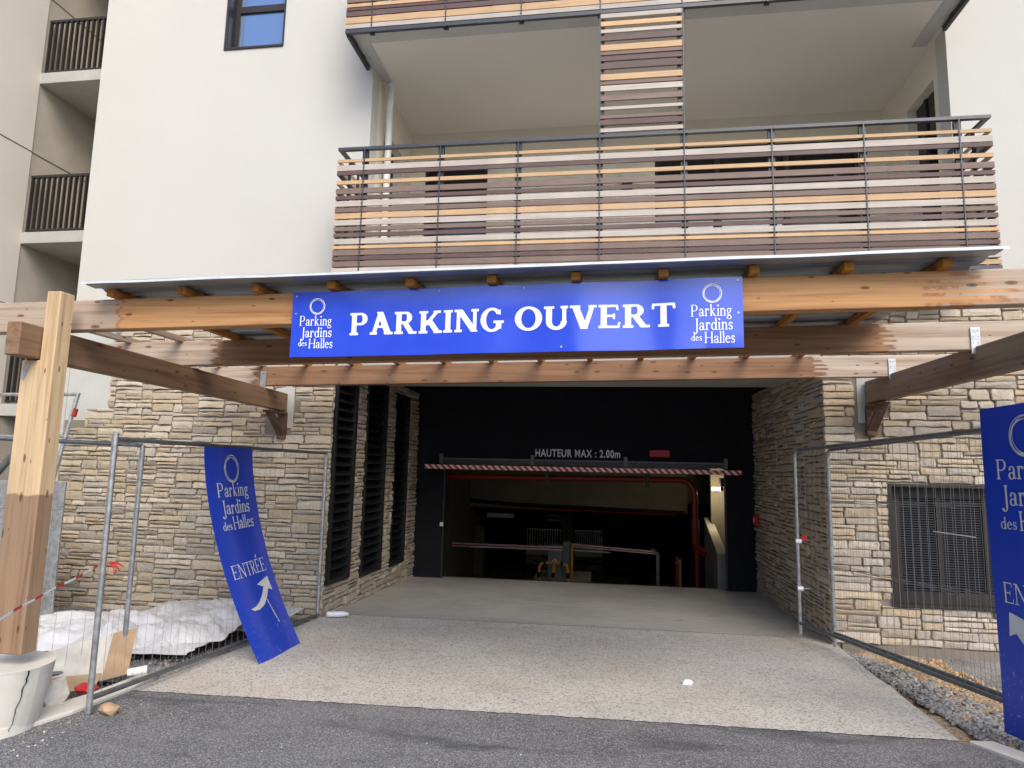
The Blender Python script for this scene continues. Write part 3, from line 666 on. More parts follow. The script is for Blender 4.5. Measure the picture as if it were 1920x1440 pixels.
# balcony niches
for k, zf in enumerate((4.32, 7.2)):
    zc = zf+2.66+ (.04 if k == 0 else 0)
    mb = MB(); holes = [(-2.94, -1.92, zf, zf+2.25), (.67, 3.6, zf, zf+2.28)]
    holed(mb, NX0-.2, NX1+.2, zf-.1, zc+.1, 9.85, 10.0, holes); mb.build('niche_wall', 'niche', bld, flip=False)
    mb = MB(); mb.box(NX0-.2, NX0, YF+.25, 8.55, zf-.05, zc+.02); mb.box(NX0-.2, NX0, 9.35, 9.85, zf-.05, zc+.02); mb.box(NX0-.2, NX0, 8.55, 9.35, zf+2.1, zc+.02); mb.build('niche_side_wall', 'niche', bld)
    mb = MB(); mb.box(NX1, NX1+.2, YF+.25, 8.35, zf-.05, zc+.02); mb.box(NX1, NX1+.2, 9.1, 9.85, zf-.05, zc+.02); mb.box(NX1, NX1+.2, 8.35, 9.1, zf+2.25, zc+.02); mb.build('niche_side_wall', 'niche', bld)
    for x in (NX0-.16, NX1+.12):
        d = MB().box(x, x+.03, 8.3, 9.4, zf, zf+2.3).build('side_door', 'glass_dark', bld)
        MB().box(x-.0 if x < 0 else x-.02, x+.05, 8.8, 8.86, zf, zf+2.3).build('door_frame', 'dark', d)
    for a, b_, hh in ((-2.94, -1.92, 2.25), (.67, 3.6, 2.28)):
        f = MB().box(a+.05, b_-.05, 9.93, 9.96, zf, zf+hh-.05).build('balcony_door', 'glass_dark', bld)
        fm = MB(); fm.box(a, a+.05, 9.89, 9.97, zf, zf+hh); fm.box(b_-.05, b_, 9.89, 9.97, zf, zf+hh); fm.box(a+.05, b_-.05, 9.89, 9.97, zf+hh-.05, zf+hh)
        if b_-a > 2: fm.box(1.55, 1.63, 9.89, 9.95, zf, zf+hh-.05); fm.box(2.55, 2.63, 9.89, 9.95, zf, zf+hh-.05)
        fm.build('door_frame', 'bronze', f)
MB().box(-2.30, -1.95, 9.88, 9.91, 4.34, 5.0).build('cladding_panel', 'mid', bld)
MB().box(.67, 1.52, 9.885, 9.91, 4.4, 5.42).build('white_panel', 'white_pvc', bld)
MB().box(1.65, 2.5, 9.885, 9.91, 4.4, 5.42).build('white_panel', 'white_pvc', bld)
lampb = MB().box(.16, .34, 9.75, 9.85, 6.04, 6.2).build('wall_lamp', 'letter_grey', bld)
MB().box(.17, .33, 9.76, 9.84, 5.92, 6.04).build('lamp_shade', 'dark', lampb)
# balcony slabs and ceilings
def slab(z0, z1):
    q = MB(); q.box(-3.20, 3.90, 7.28, 8.0, z0, z1); q.box(NX0, NX1, 8.0, 8.25, z0, z1); q.box(NX0-.2, NX1+.2, 8.25, 9.85, z0, z1); q.build('balcony_slab', 'ceil', bld, flip=False)
slab(4.10, 4.30); slab(7.02, 7.18)
sb = MB(); sb.box(-3.196, 3.896, 7.30, 7.50, 7.012, 7.019); sb.box(-3.196, -3.03, 7.50, 8.35, 7.012, 7.019); sb.box(3.72, 3.896, 7.50, 8.35, 7.012, 7.019); sb.build('ceiling_band', 'ceil_band', bld)
# drain pipe
dp = MB().tube([(-3.06, 8.42, 4.3), (-3.06, 8.42, 7.02)], .047, 16).build('drainpipe', 'white_pvc', bld, smooth='auto')
MB().tube([(-3.06, 8.42, 6.97), (-3.06, 8.42, 7.015)], .06, 16).build('pipe_collar', 'white_pvc', dp, smooth='auto')
# window
for z0, z1 in ((7.42, 8.95),):
    fr = MB(); x0, x1 = -5.38, -4.49
    fr.box(x0, x0+.03, YF-.015, YF+.25, z0, z1); fr.box(x1-.02, x1, YF-.015, YF+.25, z0, z1); fr.box(x0+.03, x1-.02, YF-.02, YF+.25, z0, z0+.03); fr.box(x0+.03, x1-.02, YF-.015, YF+.25, z1-.03, z1)
    wn = fr.build('window', 'bronze', bld)
    MB().box(x0+.03, x0+.035, YF+.02, YF+.249, z0+.03, z1-.03).build('reveal', 'dark', wn)
    f2 = MB(); f2.box(x0+.035, x0+.10, YF+.17, YF+.22, z0+.03, z1-.03); f2.box(x1-.07, x1-.02, YF+.17, YF+.22, z0+.03, z1-.03); f2.box(x0+.10, x1-.07, YF+.17, YF+.22, z0+.03, z0+.08); f2.box(x0+.10, x1-.07, YF+.16, YF+.22, 8.10, 8.20)
    f2.build('frame', 'bronze', wn)
    MB().box(x0+.10, x1-.07, YF+.19, YF+.20, z0+.08, 8.10).build('pane', 'glass', wn)
    MB().box(x0+.10, x1-.07, YF+.19, YF+.20, 8.20, z1-.03).build('pane', 'glass', wn)

# slatted railings
SL = [(5.264, 5.306, 'orange'), (5.158, 5.231, 'cream'), (5.104, 5.154, 'plum'), (4.988, 5.038, 'orange'), (4.87, 4.94, 'mid'), (4.798, 4.848, 'plum'), (4.712, 4.785, 'cream'), (4.64, 4.701, 'mid'), (4.561, 4.632, 'orange'), (4.479, 4.550, 'cream'), (4.41, 4.464, 'mid'), (4.336, 4.389, 'plum'), (4.25, 4.319, 'cream'), (4.191, 4.233, 'orange'), (4.112, 4.18, 'mid'), (4.053, 4.102, 'plum'), (3.975, 4.043, 'mid'), (3.912, 3.965, 'cream'), (3.84, 3.895, 'orange')]
BX0, BX1, BY = -3.235, 3.935, 7.2
POSTX = (-2.90, -1.97, -1.05, -.12, .81, 1.74, 2.68, 3.62)
def railing(slats, ztop, zbot, lower):
    r = MB().prism((BX0, BY+.01, ztop+.012), (BX1, BY+.01, ztop+.012), .05, .035).build('balcony_railing', 'steel_dark', bld)
    for x in (BX0, BX1): MB().prism((x+(.025 if x < 0 else -.025), BY+.036, ztop+.010), (x+(.025 if x < 0 else -.025), YF, ztop+.010), .05, .03).build('side_rail', 'steel_dark', r)
    for z0, z1, c in slats:
        MB().box(BX0, BX1, BY-.012, BY+.006, z0+.003, z1-.003).build('slat', c, r)
        for x in (BX0, BX1-.024): MB().box(x, x+.024, BY+.014, YF-.01, z0+.003, z1-.003).build('slat', c, r)
    for x in POSTX:
        p = MB().box(x-.006, x+.006, BY-.021, BY-.0125, zbot, ztop).build('post', 'steel_dark', r)
        MB().box(x-.035, x+.035, BY+.013, BY+.05, zbot, ztop-.006).build('upright', 'dark', r) if lower else MB().box(x-.03, x+.03, BY+.013, BY+.05, zbot, ztop-.006).build('upright', 'dark', r)
    for x in POSTX:
        q = MB()
        for z0, z1, c in slats: q.box(x-.016, x-.008, BY-.016, BY-.0121, (z0+z1)/2-.004, (z0+z1)/2+.004)
        q.build('screw', 'steel_dark', r, kind='stuff')
    for x in (BX0+.03, BX1-.03):
        for y in (7.45, 7.72): MB().box(x-.012 if x > 0 else x-.0, x+.0 if x > 0 else x+.012, y, y+.06, zbot, ztop-.006).build('upright', 'dark', r)
    return r
railing(SL, 5.425, 3.82, True)
SL2 = [(7.001, 7.063, 'cream'), (7.068, 7.155, 'orange'), (7.165, 7.235, 'plum'), (7.242, 7.28, 'plum'), (7.287, 7.335, 'orange'), (7.35, 7.42, 'mid'), (7.44, 7.49, 'cream'), (7.52, 7.58, 'plum'), (7.60, 7.67, 'mid')]
SL2 += [(z, z+.06, c) for z, c in zip(np.arange(7.70, 8.25, .085), 'orange cream plum mid orange cream mid'.split())]
r2_ = railing(SL2, 8.36, 6.93, False)
MB().box(BX0, BX1, BY-.015, BY+.03, 6.945, 6.990).build('bottom_rail', 'steel_dark', r2_)
for x in (BX0, BX1-.04):
    MB().box(x, x+.04, BY+.03, YF-.06, 6.93, 6.99).build('bottom_rail', 'dark', r2_)
mb = MB().box(BX0, BX1, BY-.015, BY+.03, 3.79, 3.83); mb.build('bottom_rail', 'steel_dark', bld)
# tall slat screen between the two balconies
SC = [6.884, 7.0, 'cream', 6.784, 6.842, 'orange', 6.696, 6.741, 'cream', 6.6, 6.665, 'plum', 6.475, 6.55, 'orange', 6.421, 6.465, 'mid', 6.346, 6.408, 'plum', 6.247, 6.321, 'plum', 6.111, 6.185, 'orange', 6.055, 6.094, 'mid', 5.976, 6.045, 'cream', 5.859, 5.927, 'mid', 5.749, 5.788, 'cream', 5.642, 5.683, 'mid', 5.562, 5.628, 'plum', 5.478, 5.526, 'cream']
scr = MB().box(-.126, -.114, BY-.021, BY-.0125, 5.437, 6.944).build('slat_screen', 'steel_dark', bld)
MB().box(.806, .818, BY-.021, BY-.0125, 5.437, 6.944).build('side_bar', 'steel_dark', scr)
for x in (-.09, .77): MB().box(x-.02, x+.02, BY+.013, BY+.05, 5.46, 6.944).build('upright', 'dark', scr)
for k in range(0, len(SC), 3): MB().box(-.118, .810, BY-.012, BY+.012, SC[k]+.002, min(SC[k+1], 6.94)-.002).build('slat', SC[k+2], scr)

# louvres in the left side wall
for k, (y0, y1, z0, z1) in enumerate(LOUV):
    xw = -3.46
    f = MB(); f.box(xw-.16, xw+.025, y0, y0+.05, z0, z1); f.box(xw-.16, xw+.03, y1-.07, y1, z0, z1); f.box(xw-.16, xw+.025, y0+.05, y1-.07, z0, z0+.05); f.box(xw-.16, xw+.025, y0+.05, y1-.07, z1-.04, z1)
    p = f.build('louvre_panel', 'louvre', bld)
    MB().box(xw-.2, xw-.165, y0, y1, z0, z1).build('backing', 'black', p)
    n = int((z1-z0-.1)/.118)
    for i in range(n):
        zc = z0+.09+i*.118; q = MB()
        q.add([(xw+.012, y0+.052, zc-.03), (xw+.012, y1-.072, zc-.03), (xw-.12, y1-.072, zc+.07), (xw-.12, y0+.052, zc+.07), (xw+.012, y0+.052, zc-.042), (xw+.012, y1-.072, zc-.042), (xw-.12, y1-.072, zc+.058), (xw-.12, y0+.052, zc+.058)],
              [(0, 1, 2, 3), (7, 6, 5, 4), (0, 4, 5, 1), (1, 5, 6, 2), (2, 6, 7, 3), (3, 7, 4, 0)]); q.build('louvre_blade', 'louvre', p)

# vent grille in the right stone wall
vg = MB(); a0, a1, z0, z1 = 3.04, 4.62, .29, 1.60
vg.box(a0, a0+.03, YF-.05, YF+.22, z0, z1); vg.box(a1-.03, a1, YF-.05, YF+.22, z0, z1); vg.box(a0+.03, a1-.03, YF-.05, YF+.22, z0, z0+.03); vg.box(a0+.03, a1-.03, YF-.05, YF+.22, z1-.03, z1)
vgo = vg.build('vent_grille', 'bronze', bld)
MB().box(a0+.03, a1-.03, YF+.2, YF+.23, z0+.03, z1-.03).build('backing', 'black', vgo)
q = MB(); q.box(a0+.03, a0+.16, YF+.10, YF+.16, z0+.03, z1-.03); q.box(a1-.16, a1-.03, YF+.10, YF+.16, z0+.03, z1-.03); q.box(a0+.16, a1-.16, YF+.10, YF+.16, z1-.14, z1-.03); q.box(a0+.16, a1-.16, YF+.10, YF+.16, z0+.03, z0+.15); q.box(3.58, 3.62, YF+.09, YF+.15, z0+.15, z1-.14); q.box(4.04, 4.08, YF+.09, YF+.15, z0+.15, z1-.14)
q.build('grille_frame', 'bronze', vgo)
for i in range(40):
    z = z0+.165+i*.0262
    MB().prism((a0+.16, YF+.125, z), (a1-.16, YF+.125, z), .018, .009).build('grille_blade', 'steel_dark', vgo)

# ------------------------------------------------------------------ garage mouth
gp = thing('garage_portal', (-.5, 11.7, 0), 'black painted portal wall of the garage entrance with height lettering', 'garage entrance')
YB = 11.7; OX0, OX1, OZ1 = -2.93, 1.94, 1.83
mb = MB(); holed(mb, -3.74, 2.9, -1.5, 3.3, YB, YB+.25, [(OX0, OX1, -2, OZ1)]); mb.build('portal_wall', 'black', gp, flip=False)
MB().box(OX0, OX1, YB, YB+.25, -.6, -.245).build('threshold', 'brushed', gp)
hb = MB().box(OX0, OX1-.02, YB-.09, YB-.004, 1.76, 1.83).build('door_header', 'steel_dark', gp)
MB().box(OX0, OX1-.02, YB-.05, YB-.002, 1.833, 1.86).build('header_lip', 'galv_dark', hb)
for x in (-2.96, -1.33, .27, 1.92): MB().box(x-.03, x+.03, YB-.10, YB-.004, 1.76, 1.93).build('header_bracket', 'galv_dark', gp)
for x in (OX0+.01, OX1-.04): MB().box(x, x+.03, YB-.02, YB+.02, -.25, 1.76).build('guide_rail', 'dark', gp)
MB().box(-2.96, -2.90, YB-.03, YB-.004, .66, .73).build('switch_box', 'white_pvc', gp)
# height lettering: stock grotesque set condensed and bold
cu = bpy.data.curves.new('height_lettering', 'FONT'); cu.body = 'HAUTEUR MAX : 2.00m'; cu.size = .19; cu.offset = .005; cu.extrude = .001; cu.space_character = 1.12
tmp = bpy.data.objects.new('tmp', cu); C.collection.objects.link(tmp); dg = bpy.context.evaluated_depsgraph_get()
me = bpy.data.meshes.new_from_object(tmp.evaluated_get(dg)); bpy.data.objects.remove(tmp)
V = np.array([v.co[:] for v in me.vertices]); wd = V[:, 0].max()-V[:, 0].min(); hh = .137/ (V[:, 1].max()-V[:, 1].min())
V2 = np.column_stack([(V[:, 0]-V[:, 0].min())*1.47/wd, V[:, 2]*0+0, (V[:, 1])*hh])
mb = MB(); mb.v = [(-1.29+a, YB-.003-(.002 if V[i, 2] > 0 else 0), 1.915+c) for i, (a, _, c) in enumerate(V2)]; mb.f = [tuple(p.vertices) for p in me.polygons]
mb.build('lettering', 'white', gp)
em = MB().box(.67, 1.01, YB-.07, YB-.003, 1.94, 2.06).build('warning_lamp', 'redbox', gp, bevel=.01)
MB().box(.69, .99, YB-.078, YB-.071, 1.995, 2.005).build('lamp_seam', 'plum', em)
# hazard bar
hz = thing('height_bar', (-.55, 11.3, 1.7), 'red and white striped height limit bar hanging across the garage opening', 'barrier')
MB().box(-3.17, 2.11, 11.30, 11.34, 1.662, 1.734).build('striped_bar', 'hazard', hz)
for x in (-2.87, 1.85):
    MB().tube([(x, 11.32, 1.72), (x, 11.5, 1.80), (x, 11.68, 1.80)], .006, 6).build('hanger', 'galv_dark', hz)
# red call box on the right stone wall
rb = thing('call_box', (2.36, 11.4, .88), 'small red break glass box on the right stone wall', 'alarm box')
MB().box(2.30, 2.36, 11.30, 11.47, .86, 1.04).build('case', 'redbox', rb, bevel=.008); MB().box(2.296, 2.299, 11.34, 11.43, .91, .99).build('glass_plate', 'white_pvc', rb)

# interior of the garage
def fz(y): return -.245-.15*max(0, min(y, 19)-11.95)
mb = MB(); mb.add([(-5.2, 11.95, -.25), (5.2, 11.95, -.25), (5.2, 19, fz(19)), (-5.2, 19, fz(19)), (5.2, 40, fz(19)), (-5.2, 40, fz(19))], [(0, 1, 2, 3), (3, 2, 4, 5)])
mb.build('garage_floor', 'gfloor', kind='structure')
gi = thing('garage_interior', (0, 16, 0), 'dark concrete garage hall beyond the opening', 'garage')
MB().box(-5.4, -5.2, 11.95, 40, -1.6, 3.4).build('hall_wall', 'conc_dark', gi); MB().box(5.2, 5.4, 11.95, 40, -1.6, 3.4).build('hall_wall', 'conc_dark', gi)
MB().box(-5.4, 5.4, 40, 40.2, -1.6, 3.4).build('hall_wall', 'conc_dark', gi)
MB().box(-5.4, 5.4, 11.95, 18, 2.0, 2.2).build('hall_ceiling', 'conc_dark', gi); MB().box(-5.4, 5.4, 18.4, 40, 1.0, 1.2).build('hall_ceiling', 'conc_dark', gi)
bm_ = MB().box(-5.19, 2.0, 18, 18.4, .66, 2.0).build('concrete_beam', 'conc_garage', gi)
mb = MB(); mb.tube([(-4.4+.3*i, 17.93, .80+.05*math.exp(-((i-2)/3)**2)-.006*i) for i in range(22)], .05, 8); mb.build('black_pad', 'black', bm_)
MB().tube([(-4.3, 17.9, .68), (1.7, 17.9, .62)], .018, 8).build('sprinkler_line', 'red', bm_)
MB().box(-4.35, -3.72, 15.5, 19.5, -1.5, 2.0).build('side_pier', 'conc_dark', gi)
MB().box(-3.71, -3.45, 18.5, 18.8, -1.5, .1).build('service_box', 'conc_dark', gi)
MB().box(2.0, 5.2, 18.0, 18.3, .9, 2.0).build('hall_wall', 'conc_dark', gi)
# round column far in
MB().tube([(-1.48, 24, -1.4), (-1.48, 24, 1.0)], .20, 20).build('column', 'conc_garage', gi, smooth='auto')
# right pier, parapet and lit wall
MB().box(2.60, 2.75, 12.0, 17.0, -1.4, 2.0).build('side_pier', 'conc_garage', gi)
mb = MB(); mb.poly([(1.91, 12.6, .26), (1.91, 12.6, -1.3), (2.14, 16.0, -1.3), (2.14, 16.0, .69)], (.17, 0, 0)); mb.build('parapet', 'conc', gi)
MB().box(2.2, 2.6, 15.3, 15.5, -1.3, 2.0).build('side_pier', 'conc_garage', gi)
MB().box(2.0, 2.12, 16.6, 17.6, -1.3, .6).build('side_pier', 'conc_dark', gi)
# fire main
pm = thing('fire_main', (1.6, 13, 0), 'thick red fire main pipe bending down inside the garage opening', 'pipe')
pts = [(-3.2, 13.0, 1.52), (-1.5, 13.0, 1.53), (0, 13.0, 1.545), (1.32, 13.0, 1.55)]
for i in range(1, 7): a = i*math.pi/12; pts.append((1.32+.25*math.sin(a), 13.0, 1.30+.25*math.cos(a)))
pts.append((1.57, 13.0, .42)); pts.append((1.60, 13.05, .30)); pts.append((1.78, 13.2, .18))
MB().tube(pts, .058, 14).build('pipe', 'red', pm, smooth='auto')
for p, q in (((1.57, 13, 1.12), (1.57, 13, 1.16)), ((1.57, 13, .72), (1.57, 13, .76)), ((-.6, 13, 1.54), (-.56, 13, 1.54))): MB().tube([p, q], .074, 14).build('flange', 'red', pm, smooth='auto')
MB().tube([(1.60, 13.1, .3), (1.62, 13.1, -.40), (1.78, 13.2, -.5)], .03, 8).build('branch_pipe', 'red', pm, smooth='auto')
MB().tube([(1.30, 13.6, .06), (1.30, 13.6, -.62)], .035, 8).build('branch_pipe', 'red', pm, smooth='auto')
MB().tube([(1.26, 13.6, -.05), (1.34, 13.6, -.05)], .035, 8).build('valve', 'red', pm, smooth='auto')
for x in (-1.2, .7): MB().box(x-.03, x+.03, 12.93, 13.07, 1.40, 1.99).build('pipe_hanger', 'dark', pm)
# lamp
lp = thing('bulkhead_lamp', (2.3, 15, 1.35), 'lit tube lamp high on the right inside the garage', 'lamp')
MB().tube([(2.13, 14.6, 1.37), (2.29, 14.6, 1.37)], .033, 10).build('lamp_tube', 'lamp', lp)
MB().tube([(2.29, 14.6, 1.37), (2.35, 14.6, 1.37)], .05, 10).build('lamp_holder', 'dark', lp)
MB().box(2.3, 2.6, 14.62, 14.8, 1.42, 1.60).build('camera_bracket', 'dark', lp)
pl = bpy.data.lights.new('lamp_light', 'POINT'); pl.energy = 14; pl.color = (1, .8, .5); pl.shadow_soft_size = .08
po = bpy.data.objects.new('lamp_light', pl); C.collection.objects.link(po); po.location = (0, -.5, -.12); po.parent = lp; po.location = (-.08, -.25, -.02)
# strip light
st = thing('strip_light', (-3, 17, .9), 'unlit white strip light under the garage ceiling at the left', 'light fitting')
MB().box(-3.55, -2.75, 19.5, 19.7, .30, .42).build('light_body', 'letter_grey', st)
# barrier machine
Yc = 16.0
bc = thing('barrier_cabinet', (-1.25, Yc, fz(Yc)), 'grey barrier cabinet with a round no-pedestrians sign in the middle of the ramp', 'barrier machine')
z0 = fz(Yc)
MB().box(-1.43, -1.10, Yc, Yc+.35, z0, -.05).build('cabinet', 'cabinet', bc, bevel=.012)
MB().box(-1.09, -.93, Yc+.1, Yc+.4, z0, .02).build('cabinet_side', 'cabinet', bc, bevel=.01)
MB().box(-1.75, -.45, Yc-.45, Yc+1.2, z0-.2, z0+.05).build('island', 'conc', bc)
sg = MB().tube([(-1.27, Yc-.004, -.42), (-1.27, Yc-.012, -.42)], .068, 24).build('round_sign', 'white', bc)
rg = MB(); vs, fs = contour(U(ring(0, 0, .068, .068, .012, .012), I(lambda x, y: np.abs(x+y)*.707-.006, ell(0, 0, .06, .06))), -.07, .07, -.07, .07, .004)
rg.add([(-1.27+a, Yc-.0135, -.42+b_) for a, b_ in vs], fs); rg.build('red_ring', 'redbox', sg)
pd = MB(); vs, fs = contour(U(ell(0, .032, .009, .010), bar(0, .024, 0, -.008, .016), bar(.001, -.006, .018, -.042, .010), bar(-.001, -.006, -.02, -.040, .010), bar(-.004, .02, -.024, -.004, .008), bar(.004, .02, .022, .0, .008)), -.05, .05, -.06, .06, .003)
pd.add([(-1.27+a, Yc-.0127, -.42+b_) for a, b_ in vs], fs); pd.build('walking_figure', 'black', sg)
arm = MB().box(-3.85, -1.08, Yc-.10, Yc-.05, -.165, -.075).build('barrier_arm', 'letter_grey', bc); MB().box(-3.85, -1.09, Yc-.105, -.101+Yc, -.135, -.10).build('red_stripe', 'redbox', arm)
arm = MB().prism((-.92, Yc+.6, -.10), (1.10, Yc+.6, -.21), .04, .075).build('barrier_arm', 'letter_grey', bc); MB().prism((-.92, Yc+.577, -.10), (1.09, Yc+.577, -.21), .004, .03).build('red_stripe', 'redbox', arm)
MB().prism((-.92, Yc+.58, -.22), (.02, Yc+.58, -.24), .02, .02).build('folding_rod', 'letter_grey', arm)
rs = thing('arm_rest', (1.13, Yc+.6, fz(16.6)), 'slim grey rest post under the right barrier arm', 'post')
MB().box(1.10, 1.17, Yc+.55, Yc+.65, fz(16.6), -.2).build('post_body', 'cabinet', rs); MB().prism((1.0, 16.6, -.12), (1.15, 16.6, -.26), .06, .06).build('fork', 'cabinet', rs)
rs = thing('bollard', (1.62, 16.4, fz(16.4)), 'slim grey bollard to the right of the arm rest post', 'bollard')
MB().box(1.58, 1.66, 16.36, 16.44, fz(16.4), -.32).build('post_body', 'cabinet', rs, bevel=.008)
# yellow hoop guard
hp = thing('hoop_guard', (-1.26, Yc-.3, z0), 'yellow steel hoop guard with black bands in front of the barrier cabinet', 'guard rail')
yb = Yc-.32; zb = z0+.05
pts = [(-1.60, yb, zb)]+[(-1.60, yb, zb+.22)]
for i in range(0, 7): a = math.pi/2*i/6; pts.append((-1.60+.14-.14*math.cos(a), yb, zb+.24+.14*math.sin(a)))
for i in range(6, -1, -1): a = math.pi/2*i/6; pts.append((-.94-.14+.14*math.cos(a), yb, zb+.24+.14*math.sin(a)))
pts += [(-.94, yb, zb)]
MB().tube(pts, .034, 12).build('hoop', 'yellow', hp, smooth='auto')
MB().tube([(-1.27, yb, zb), (-1.27, yb, zb+.36)], .032, 12).build('centre_leg', 'yellow', hp, smooth='auto')
for x in (-1.60, -1.27, -.94): MB().tube([(x, yb, zb+.05), (x, yb, zb+.17)], .0365, 12).build('black_band', 'black', hp, smooth='auto')
for x in (-1.47, -1.08): MB().tube([(x-.03, yb, zb+.38), (x+.03, yb, zb+.38)], .0365, 12).build('black_band', 'black', hp, smooth='auto')
yp = thing('yellow_post', (-.86, Yc+.1, z0), 'upright yellow post right of the barrier cabinet', 'post')
MB().tube([(-.87, Yc+.05, z0+.03), (-.87, Yc+.05, -.06)], .03, 12).build('post_body', 'yellow', yp, smooth='auto')
# far railings and signs in the garage
for k, (xa, xb, lab) in enumerate(((-2.96, -1.70, 'white railing deep in the garage left of the round column'), (-1.22, -.23, 'white railing deep in the garage right of the round column'))):
    rl = thing('garage_railing', ((xa+xb)/2, 24, -1.3), lab, 'railing', 'railings deep in the garage')
    MB().box(xa, xb, 24.3, 24.34, -.42, -.38).build('top_rail', 'white_pvc', rl); MB().box(xa, xb, 24.3, 24.5, -1.35, -1.0).build('plinth', 'conc', rl)
    for i in range(14): x = xa+.04+i*(xb-xa-.08)/13; MB().box(x-.012, x+.012, 24.31, 24.33, -1.0, -.42).build('baluster', 'white_pvc', rl)
ps = thing('garage_sign', (-2.15, 25, 0), 'dark sign lettered PARKING Halles deep inside the garage', 'sign')
MB().box(-2.35, -1.70, 25, 25.03, -.22, .14).build('board', 'black', ps)
for txt, z, sz in (('PARKING', 0, .10), ('Halles', -.15, .11)):
    cu = bpy.data.curves.new('t', 'FONT'); cu.body = txt; cu.size = sz*1.35; cu.offset = .003
    tmp = bpy.data.objects.new('tmp', cu); C.collection.objects.link(tmp); dg = bpy.context.evaluated_depsgraph_get(); me = bpy.data.meshes.new_from_object(tmp.evaluated_get(dg)); bpy.data.objects.remove(tmp)
    V = np.array([v.co[:] for v in me.vertices]); k = .52/V[:, 0].max()
    mb = MB(); mb.v = [(-2.28+a*k, 24.996, z+b_) for a, b_, _ in V]; mb.f = [tuple(p.vertices) for p in me.polygons]; mb.build('lettering', 'letter_grey', ps)

# ------------------------------------------------------------------ side wing with galleries
wg = thing('side_wing', (-9.5, 9.2, 0), 'cream side wing with concrete galleries and black bar railings at the left', 'building')
WX = -9.50
MB().box(WX-.4, WX, 2.0, 9.2, -1, 16).build('end_wall', 'render_wing', wg)
MB().box(WX-.4, WX-.02, 9.2, 12, -1, 16).build('recess_wall', 'conc_wing', wg)
MB().box(WX, -7.3, 10.45, 10.6, -1, 16).build('rear_wall', 'conc_wing', wg)
for z in (6.72, 9.52, 3.93):
    MB().box(WX, WX+.004, 2.0, 9.2, z, z+.018).build('joint', 'conc_dark', wg); MB().box(WX-.02, WX-.014, 9.2, 10.45, z, z+.018).build('joint', 'conc_dark', wg)
for z in (7.94, 5.15, 2.34, 10.74):
    MB().box(WX-.02, -7.29, 9.2, 10.45, z, z+.19).build('gallery_slab', 'conc', wg, bevel=.004)
    MB().box(-8.0, -7.29, 10.0, 10.44, z-.25, z-.005).build('duct', 'black', wg)
    r = MB().box(WX+.01, -7.3, 9.24, 9.29, z+1.14, z+1.18).build('gallery_railing', 'dark', wg)
    MB().box(WX+.01, -7.3, 9.24, 9.29, z+.22, z+.25).build('bottom_rail', 'dark', r)
    for i in range(22):
        x = WX+.03+i*.1
        MB().box(x-.012, x+.012, 9.24, 9.29, z+.25, z+1.14).build('bar', 'bronze', r)

# ------------------------------------------------------------------ pergola
pg = thing('timber_pergola', (-.5, 5.8, 0), 'timber pergola of thick glulam beams under a metal sheet roof over the drive', 'pergola')
def beam(y, xl, xr, zl, zr, h, mat, w_=.10):
    return MB().prism((xl, y+w_/2, zl+h/2), (xr, y+w_/2, zr+h/2), w_, h).build('beam', mat, pg, bevel=.005)
beam(4.25, -4.95, 5.0, 2.58, 2.738, .222, 'beam1')
beam(5.80, -4.88, 4.6, 2.575, 2.733, .235, 'beam2')
beam(7.32, -4.90, 4.6, 2.575, 2.733, .225, 'beam3')
MB().prism((-3.92, 3.82, 2.455), (-4.12, 7.96, 2.455), .10, .225).build('joist', 'joist', pg, bevel=.005)
MB().prism((3.06, 3.7, 2.60), (2.90, 7.96, 2.61), .11, .25).build('joist', 'joistR', pg, bevel=.005)
for sgn, x, z in ((-1, -4.12, 2.33), (1, 2.90, 2.47)):
    q = MB(); q.box(x-.055, x+.055, 7.93, 7.985, z-.34, z-.004); q.prism((x, 7.94, z-.28), (x, 7.62, z-.025), .10, .03, (0, 1, 0)); q.box(x-.05, x+.05, 7.55, 7.93, z-.03, z-.004)
    q.build('bracket', 'rust', pg); MB().box(x-.13, x+.13, 7.985, 8.0, z-.2, z+.34).build('wall_pad', 'raw', pg)
for x, y, z in ((2.93, 5.79, 2.80), (2.89, 7.31, 2.80), (-4.06, 7.31, 2.67)):
    p = MB().box(x-.035, x+.035, y-.004, y-.001, z-.13, z+.09).build('nail_plate', 'galv', pg); q = MB()
    for i in range(4):
        for j in (-1, 1): q.tube([(x+j*.018, y-.0045, z-.09+i*.05), (x+j*.018, y-.0055, z-.09+i*.05)], .004, 6)
    q.build('nail', 'dark', p)
# notched left post and its mate outside the frame on the right
q = MB(); q.poly([(-4.01, 4.0, .40), (-3.765, 4.0, .40), (-3.765, 4.0, 2.82), (-3.872, 4.0, 2.82), (-3.872, 4.0, 2.335), (-4.01, 4.0, 2.335)], (0, .20, 0))
q.v = [(x, y if y < 4.1 else 4.125, z) for x, y, z in q.v]; q.build('post', 'post', pg, bevel=.005)
q = MB(); q.poly([(3.12, 4.0, .40), (3.36, 4.0, .40), (3.36, 4.0, 2.5), (3.23, 4.0, 2.5), (3.23, 4.0, 2.95), (3.12, 4.0, 2.95)], (0, .125, 0)); q.build('post', 'post', pg, bevel=.005)
q = MB(); q.add([(-3.975, 3.997, 2.31), (-3.945, 3.997, 2.30), (-3.975, 3.997, 2.20), (-4.0, 3.997, 2.205)], [(0, 1, 2, 3)]); q.build('metal_tab', 'galv', pg)
zt = lambda x: 2.58+.222+(x+4.95)/9.95*.158       # top of the beams
for i in range(11):
    x = -3.53+i*.552; z = zt(x)
    MB().prism((x, 4.17, z+.026), (x, 7.75 if i > 0 else 7.4, z+.028), .060, .050).build('purlin', 'purlin', pg, bevel=.003)
